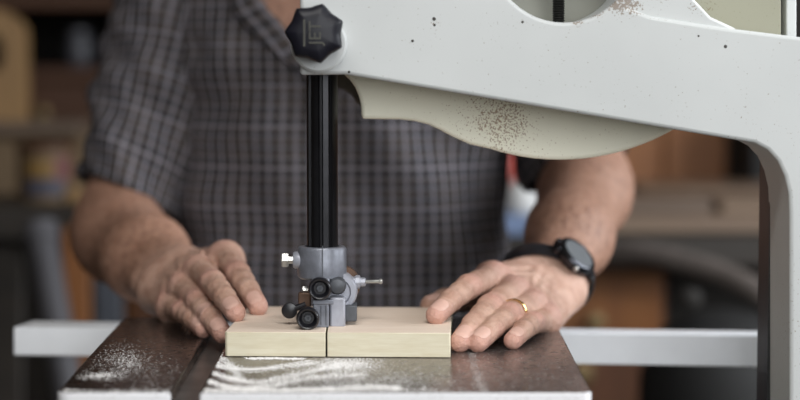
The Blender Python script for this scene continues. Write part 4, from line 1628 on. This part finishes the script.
# things on the bench
def tub(px, py_base, Y, r, h):
    c = Pz(px, py_base, bz); c = Vector((P(px, py_base, Y).x, Y, bz))
    t = empty('paint_tub', tuple(c), 'small tub with a yellow, red and navy label on the left workbench', 'tub')
    bd = MB().lathe(c, (0, 0, 1), [(r * 0.9, 0), (r, h * 0.12), (r, h * 0.93), (r * 0.95, h * 0.95)], 32).build('body', M['card'], t)
    MB().lathe(c, (0, 0, 1), [(r * 1.05, h * 0.9), (r * 1.06, h), (r * 0.98, h * 1.04), (0.001, h * 1.04)], 32).build('lid', M['redwood'], t)
    for (a0, a1, z0, z1, m) in ((-120, -60, 0.45, 0.75, 'yellow'), (-62, -20, 0.4, 0.8, 'pinkl'), (-125, -40, 0.14, 0.42, 'navy')):
        vs, fs = [], []
        for k in range(13):
            q = math.radians(a0 + (a1 - a0) * k / 12)
            for (rr, zz) in ((r * 1.006, z0), (r * 1.006, z1), (r * 1.016, z1), (r * 1.016, z0)):
                vs.append(c + Vector((rr * math.cos(q), rr * math.sin(q), zz * h)))
        for k in range(12):
            for j in range(4):
                l = (j + 1) % 4
                fs.append((k * 4 + j, k * 4 + l, k * 4 + 4 + l, k * 4 + 4 + j))
        fs += [(0, 1, 2, 3), (48, 51, 50, 49)]
        MB().add(vs, fs).build('label_patch', M[m], bd)


tub(46, 204, 2.88, 0.042, 0.088)
cb = empty('cardboard_box', (-0.60, 3.16, bz), 'brown cardboard box on the left workbench behind the tub', 'box')
xa, xb_ = P(-30, 150, 3.05).x, P(84, 150, 3.05).x
zt = P(40, 136, 3.05).z
mb = MB().box((xa, 3.05, bz), (xb_, 3.27, zt))
bd = mb.build('body', M['card'], cb, bevel=0.002)
MB().box((xa + 0.002, 3.047, zt - 0.002), (xb_ - 0.002, 3.16, zt + 0.002)).build('flap', M['card'], cb)
MB().box((xa + 0.002, 3.162, zt - 0.002), (xb_ - 0.002, 3.272, zt + 0.002)).build('flap', M['card'], cb)
bd = bx((xa - 0.05, 3.03, zt + 0.003), (xb_ - 0.004, 3.25, zt + 0.023), 'grey_plank', 'plank_grey')
tag(bd, 'weathered grey plank lying across the cardboard box', 'plank')
sm = bx((P(66, 200, 2.86).x, 2.85, bz), (P(82, 200, 2.86).x, 2.90, bz + 0.022), 'wood_offcut', 'tan')
tag(sm, 'small tan wood offcut on the left workbench edge', 'offcut')
# arched tan wooden form at the far left
zb = zt + 0.023
p0 = P(27, 114, 3.12)
outl_ = []
wd, hh = 0.13, (P(10, 8, 3.12).z - zb)
cx_ = p0.x - wd / 2
for k in range(25):
    t = math.pi * k / 24
    outl_.append(Vector((cx_ + wd / 2 * math.cos(t), 3.10, zb + hh - 0.045 + 0.045 * math.sin(t))))
outl_ += [Vector((cx_ - wd / 2, 3.10, zb)), Vector((cx_ + wd / 2, 3.10, zb))]
hl = [Vector((cx_ + 0.018 + 0.014 * math.cos(t), 3.10, zb + hh * 0.60 + 0.032 * math.sin(t))) for t in [2 * math.pi * k / 24 for k in range(24)]]
o = MB().prism(outl_, (0, 0.05, 0), [hl]).build('wooden_form', M['tan'], None, base=(cx_, 3.12, zb), bevel=0.004)
tag(o, 'tan arched wooden form with an oval hole at upper left', 'wooden form')

# ---- shelf cabinet on the back left -----------------------------------
cab = empty('shelf_cabinet', (-0.95, 3.75, 0), 'tall open red-brown shelf cabinet at the back left', 'cabinet')
cx0, cx1, cy0, cy1 = -1.75, -0.33, 3.50, 3.95
za = P(60, 70, 3.5).z
zb2 = P(60, 8, 3.5).z
for xx in (cx0, cx1 - 0.03):
    bx((xx, cy0, 0), (xx + 0.03, cy1, 2.1), 'side_panel', 'redwood_z', cab)
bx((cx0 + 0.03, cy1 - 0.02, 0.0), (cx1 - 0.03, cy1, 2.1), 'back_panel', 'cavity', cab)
for zz in (0.02, 0.55, za - 0.02, zb2, zb2 + 0.33, 2.07):
    bx((cx0 + 0.03, cy0 + 0.005, zz), (cx1 - 0.03, cy1 - 0.02, zz + 0.025), 'shelf', 'redwood', cab)
n_dr = 3
for k in range(n_dr):
    a0 = cx0 + 0.035 + k * (cx1 - cx0 - 0.07) / n_dr
    a1 = a0 + (cx1 - cx0 - 0.07) / n_dr - 0.006
    d = bx((a0, cy0 - 0.015, za - 0.14), (a1, cy0 + 0.02, za - 0.024), 'drawer', 'redwood', cab)
    c = Vector(((a0 + a1) / 2, cy0 - 0.015, za - 0.08))
    MB().lathe(c, (0, -1, 0), [(0.006, 0), (0.006, 0.012), (0.014, 0.016), (0.013, 0.024), (0.002, 0.027)], 18).build('knob', M['handle'], d)
    d = bx((a0, cy0 - 0.015, 0.58), (a1, cy0 + 0.02, za - 0.15), 'door', 'orange', cab)
    MB().lathe(Vector((a0 + 0.04, cy0 - 0.015, za - 0.25)), (0, -1, 0), [(0.006, 0), (0.006, 0.012), (0.014, 0.016), (0.013, 0.024), (0.002, 0.027)], 18).build('knob', M['handle'], d)
sh = za + 0.0055
def jar(px, Y, r, h, m, label, z_):
    c = Vector((P(px, 50, Y).x, Y, z_))
    t = empty('jar', tuple(c), label, 'jar')
    MB().lathe(c, (0, 0, 1), [(r * 0.8, 0), (r, h * 0.2), (r, h * 0.65), (r * 0.7, h * 0.82), (r * 0.7, h * 0.86)], 28).build('body', M[m], t)
    MB().lathe(c, (0, 0, 1), [(r * 0.76, h * 0.85), (r * 0.76, h * 0.98), (r * 0.7, h), (0.001, h)], 28).build('lid', M['pipe'], t)


jar(79, 3.62, 0.026, 0.072, 'jar', 'small round grey jar on the dark shelf at upper left', sh)

# ---- right workbench with cupboards ------------------------------------
rz = P(690, 236, 2.75).z
br_ = empty('workbench', (0.95, 3.1, 0), 'dark timber workbench with orange cupboard on the right behind the watch', 'workbench')
x0, x1 = 0.12, 1.72
bx((x0, 2.75, rz - 0.045), (x1, 3.45, rz), 'worktop', 'bench', br_)
for xx in (x0 + 0.02, x1 - 0.12):
    for yy in (2.80, 3.33):
        bx((xx, yy, 0), (xx + 0.09, yy + 0.09, rz - 0.045), 'leg', 'bench', br_)
bx((x0 + 0.02, 3.42, 0.08), (x1 - 0.02, 3.44, rz - 0.045), 'back_panel', 'cavity', br_)
ux0, ux1 = 0.235, P(668, 300, 2.85).x
bx((ux0, 2.87, 0.06), (ux1, 3.38, rz - 0.05), 'cupboard', 'redwood_z', br_)
dz0 = P(640, 352, 2.86).z
d = bx((ux0 + 0.008, 2.85, dz0), (ux1 - 0.008, 2.87, rz - 0.06), 'drawer', 'orange', br_)
MB().lathe(Vector(((ux0 + ux1) / 2, 2.85, dz0 + 0.05)), (0, -1, 0), [(0.006, 0), (0.006, 0.012), (0.014, 0.016), (0.013, 0.024), (0.002, 0.027)], 18).build('knob', M['handle'], d)
d = bx((ux0 + 0.008, 2.85, 0.10), (ux1 - 0.008, 2.87, dz0 - 0.008), 'door', 'redwood_z', br_)
MB().lathe(Vector((ux0 + 0.09, 2.85, dz0 - 0.03)), (0, -1, 0), [(0.008, 0), (0.008, 0.012), (0.018, 0.016), (0.017, 0.026), (0.002, 0.03)], 18).build('knob', M['handle'], d)
ux2 = P(672, 300, 2.85).x
bx((ux2, 2.90, 0.06), (x1 - 0.15, 3.38, rz - 0.05), 'cupboard', 'cavity', br_)
# stacked planks on the bench
stack = [(0.34, 1.30, 2.80, 3.05, 0.024, 'plank_beige', 'beige plank at the bottom front of the stack on the right workbench'),
         (0.40, 1.22, 3.06, 3.30, 0.030, 'plank_grey', 'thick grey plank lying behind the beige planks on the right workbench'),
         (0.37, 0.52, 2.83, 3.03, 0.022, 'plank_grey', 'short grey plank lying on the beige plank'),
         (0.535, 1.15, 2.84, 3.03, 0.020, 'plank_beige', 'long beige plank lying beside the short grey plank')]
zz_ = {0: rz, 1: rz, 2: rz + 0.0242, 3: rz + 0.0242}
for i, (a0, a1, c0, c1, th, m, lb) in enumerate(stack):
    z_ = zz_[i] + 0.0003
    o = bx((a0, c0, z_), (a1, c1, z_ + th), 'stacked_plank', m)
    tag(o, lb, 'plank', 'planks stacked on the right workbench')
z_ = rz + 0.0306
o = bx((0.45, 3.10, z_), (0.86, 3.29, z_ + 0.016), 'stacked_plank', 'plank_beige')
tag(o, 'beige plank on top of the thick grey plank', 'plank', 'planks stacked on the right workbench')
# black case standing at the back of the bench
pa, pb = P(727, 178, 3.37), P(768, 178, 3.37)
tc = empty('tool_case', ((pa.x + pb.x) / 2, 3.36, z_), 'black tool case standing behind the planks beside the saw column', 'tool case')
bx((pa.x + 0.03, 3.315, rz + 0.001), (pb.x + 0.14, 3.345 + 0.065, rz + 0.20), 'body', 'vac', tc, bevel=0.01)
cx_ = (pa.x + pb.x) / 2 + 0.085
MB().tube([(cx_ - 0.04, 3.36, rz + 0.195), (cx_ - 0.035, 3.36, rz + 0.225), (cx_ + 0.035, 3.36, rz + 0.225), (cx_ + 0.04, 3.36, rz + 0.195)], 0.008).build('handle', M['vac'], tc)
tc.location = tc.location
# small things seen between shirt and forearm
bb = bx((0.185, 2.76, rz + 0.0003), (0.262, 2.86, rz + 0.03), 'storage_box', 'blue')
tag(bb, 'flat blue box at the bench edge between shirt and forearm', 'box')
c = Vector((0.232, 2.81, rz + 0.0305))
jg = empty('jug', tuple(c), 'white plastic jug on the blue box between shirt and forearm', 'jug')
MB().lathe(c, (0, 0, 1), [(0.026, 0), (0.029, 0.006), (0.029, 0.022), (0.024, 0.040), (0.012, 0.050), (0.011, 0.056)], 32).build('body', M['white'], jg)
MB().lathe(c, (0, 0, 1), [(0.0125, 0.054), (0.0125, 0.064), (0.010, 0.066), (0.001, 0.066)], 24).build('cap', M['white'], jg)
c = Vector((0.222, 2.92, rz + 0.0003))
sp = empty('spray_can', tuple(c), 'red spray can behind the white jug', 'spray can')
MB().lathe(c, (0, 0, 1), [(0.020, 0), (0.021, 0.004), (0.021, 0.115), (0.016, 0.128), (0.013, 0.130)], 28).build('body', M['red'], sp)
MB().lathe(c, (0, 0, 1), [(0.0135, 0.128), (0.0135, 0.15), (0.011, 0.153), (0.001, 0.153)], 24).build('cap', M['red'], sp)

# ---- tall orange cupboards behind the right bench ----------------------
tcb = empty('tall_cupboard', (0.95, 3.72, 0), 'orange-brown tall cupboard behind the right workbench', 'cupboard')
bx((0.02, 3.52, 0.0), (1.80, 3.95, 2.1), 'carcass', 'redwood_z', tcb)
edges = [0.03, P(612, 150, 3.5).x, P(663, 150, 3.5).x, P(727, 150, 3.5).x, 1.2, 1.79]
for k in range(5):
    m = ('redwood_z', 'orange', 'orange', 'cavity', 'orange')[k]
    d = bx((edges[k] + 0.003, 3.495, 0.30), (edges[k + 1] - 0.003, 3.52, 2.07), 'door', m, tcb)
    MB().lathe(Vector((edges[k + 1] - 0.02, 3.495, 1.45)), (0, -1, 0), [(0.005, 0), (0.005, 0.010), (0.012, 0.014), (0.011, 0.020), (0.002, 0.023)], 16).build('knob', M['handle'], d)

# ---- shop vacuum with its hose in front of the right bench --------------
vx = P(728, 330, 2.50).x
vb = empty('shop_vacuum', (vx, 2.50, 0), 'black shop vacuum with grey hose in front of the right workbench', 'vacuum')
zt_ = P(728, 300, 2.5).z
MB().lathe((vx, 2.50, 0.06), (0, 0, 1), [(0.10, 0), (0.115, 0.02), (0.115, zt_ - 0.30), (0.12, zt_ - 0.29), (0.12, zt_ - 0.26)], 40).build('drum', M['vac'], vb)
MB().lathe((vx, 2.50, zt_ - 0.20), (0, 0, 1), [(0.121, 0), (0.118, 0.10), (0.09, 0.16), (0.04, 0.185), (0.001, 0.19)], 40).build('motor_head', M['vac'], vb)
for k in range(4):
    t = math.pi / 4 + k * math.pi / 2
    cxw = Vector((vx + 0.09 * math.cos(t), 2.5 + 0.09 * math.sin(t), 0.031))
    MB().cyl(cxw - Vector((0.012, 0, 0)), cxw + Vector((0.012, 0, 0)), 0.03, n=20).build('wheel', M['vac'], vb)
hp_ = [P(560, 262, 2.69), P(600, 254, 2.66), P(630, 252, 2.63), P(660, 256, 2.60), P(692, 264, 2.57), P(722, 274, 2.54), P(757, 291, 2.50), P(790, 315, 2.48), P(805, 345, 2.48), P(790, 366, 2.50)]
cr = []
for i in range(len(hp_) - 1):
    p0, p1, p2, p3 = hp_[max(i - 1, 0)], hp_[i], hp_[i + 1], hp_[min(i + 2, len(hp_) - 1)]
    for u in [k / 10 for k in range(10)]:
        cr.append(0.5 * ((2 * p1) + (p2 - p0) * u + (2 * p0 - 5 * p1 + 4 * p2 - p3) * u * u + (3 * p1 - p0 - 3 * p2 + p3) * u ** 3))
cr.append(hp_[-1])
MB().tube(cr, lambda t: 0.0165 + 0.0008 * math.sin(t * 420), 14).build('hose', M['hose'], vb, smooth=60)
a, b = P(690, 298, 2.43), P(676, 306, 2.41)
MB().lathe(a, (0, -1, 0), [(0.010, -0.03), (0.011, 0), (0.014, 0.004), (0.014, 0.016), (0.010, 0.02), (0.001, 0.021)], 22).build('dial', M['cavity'], vb)
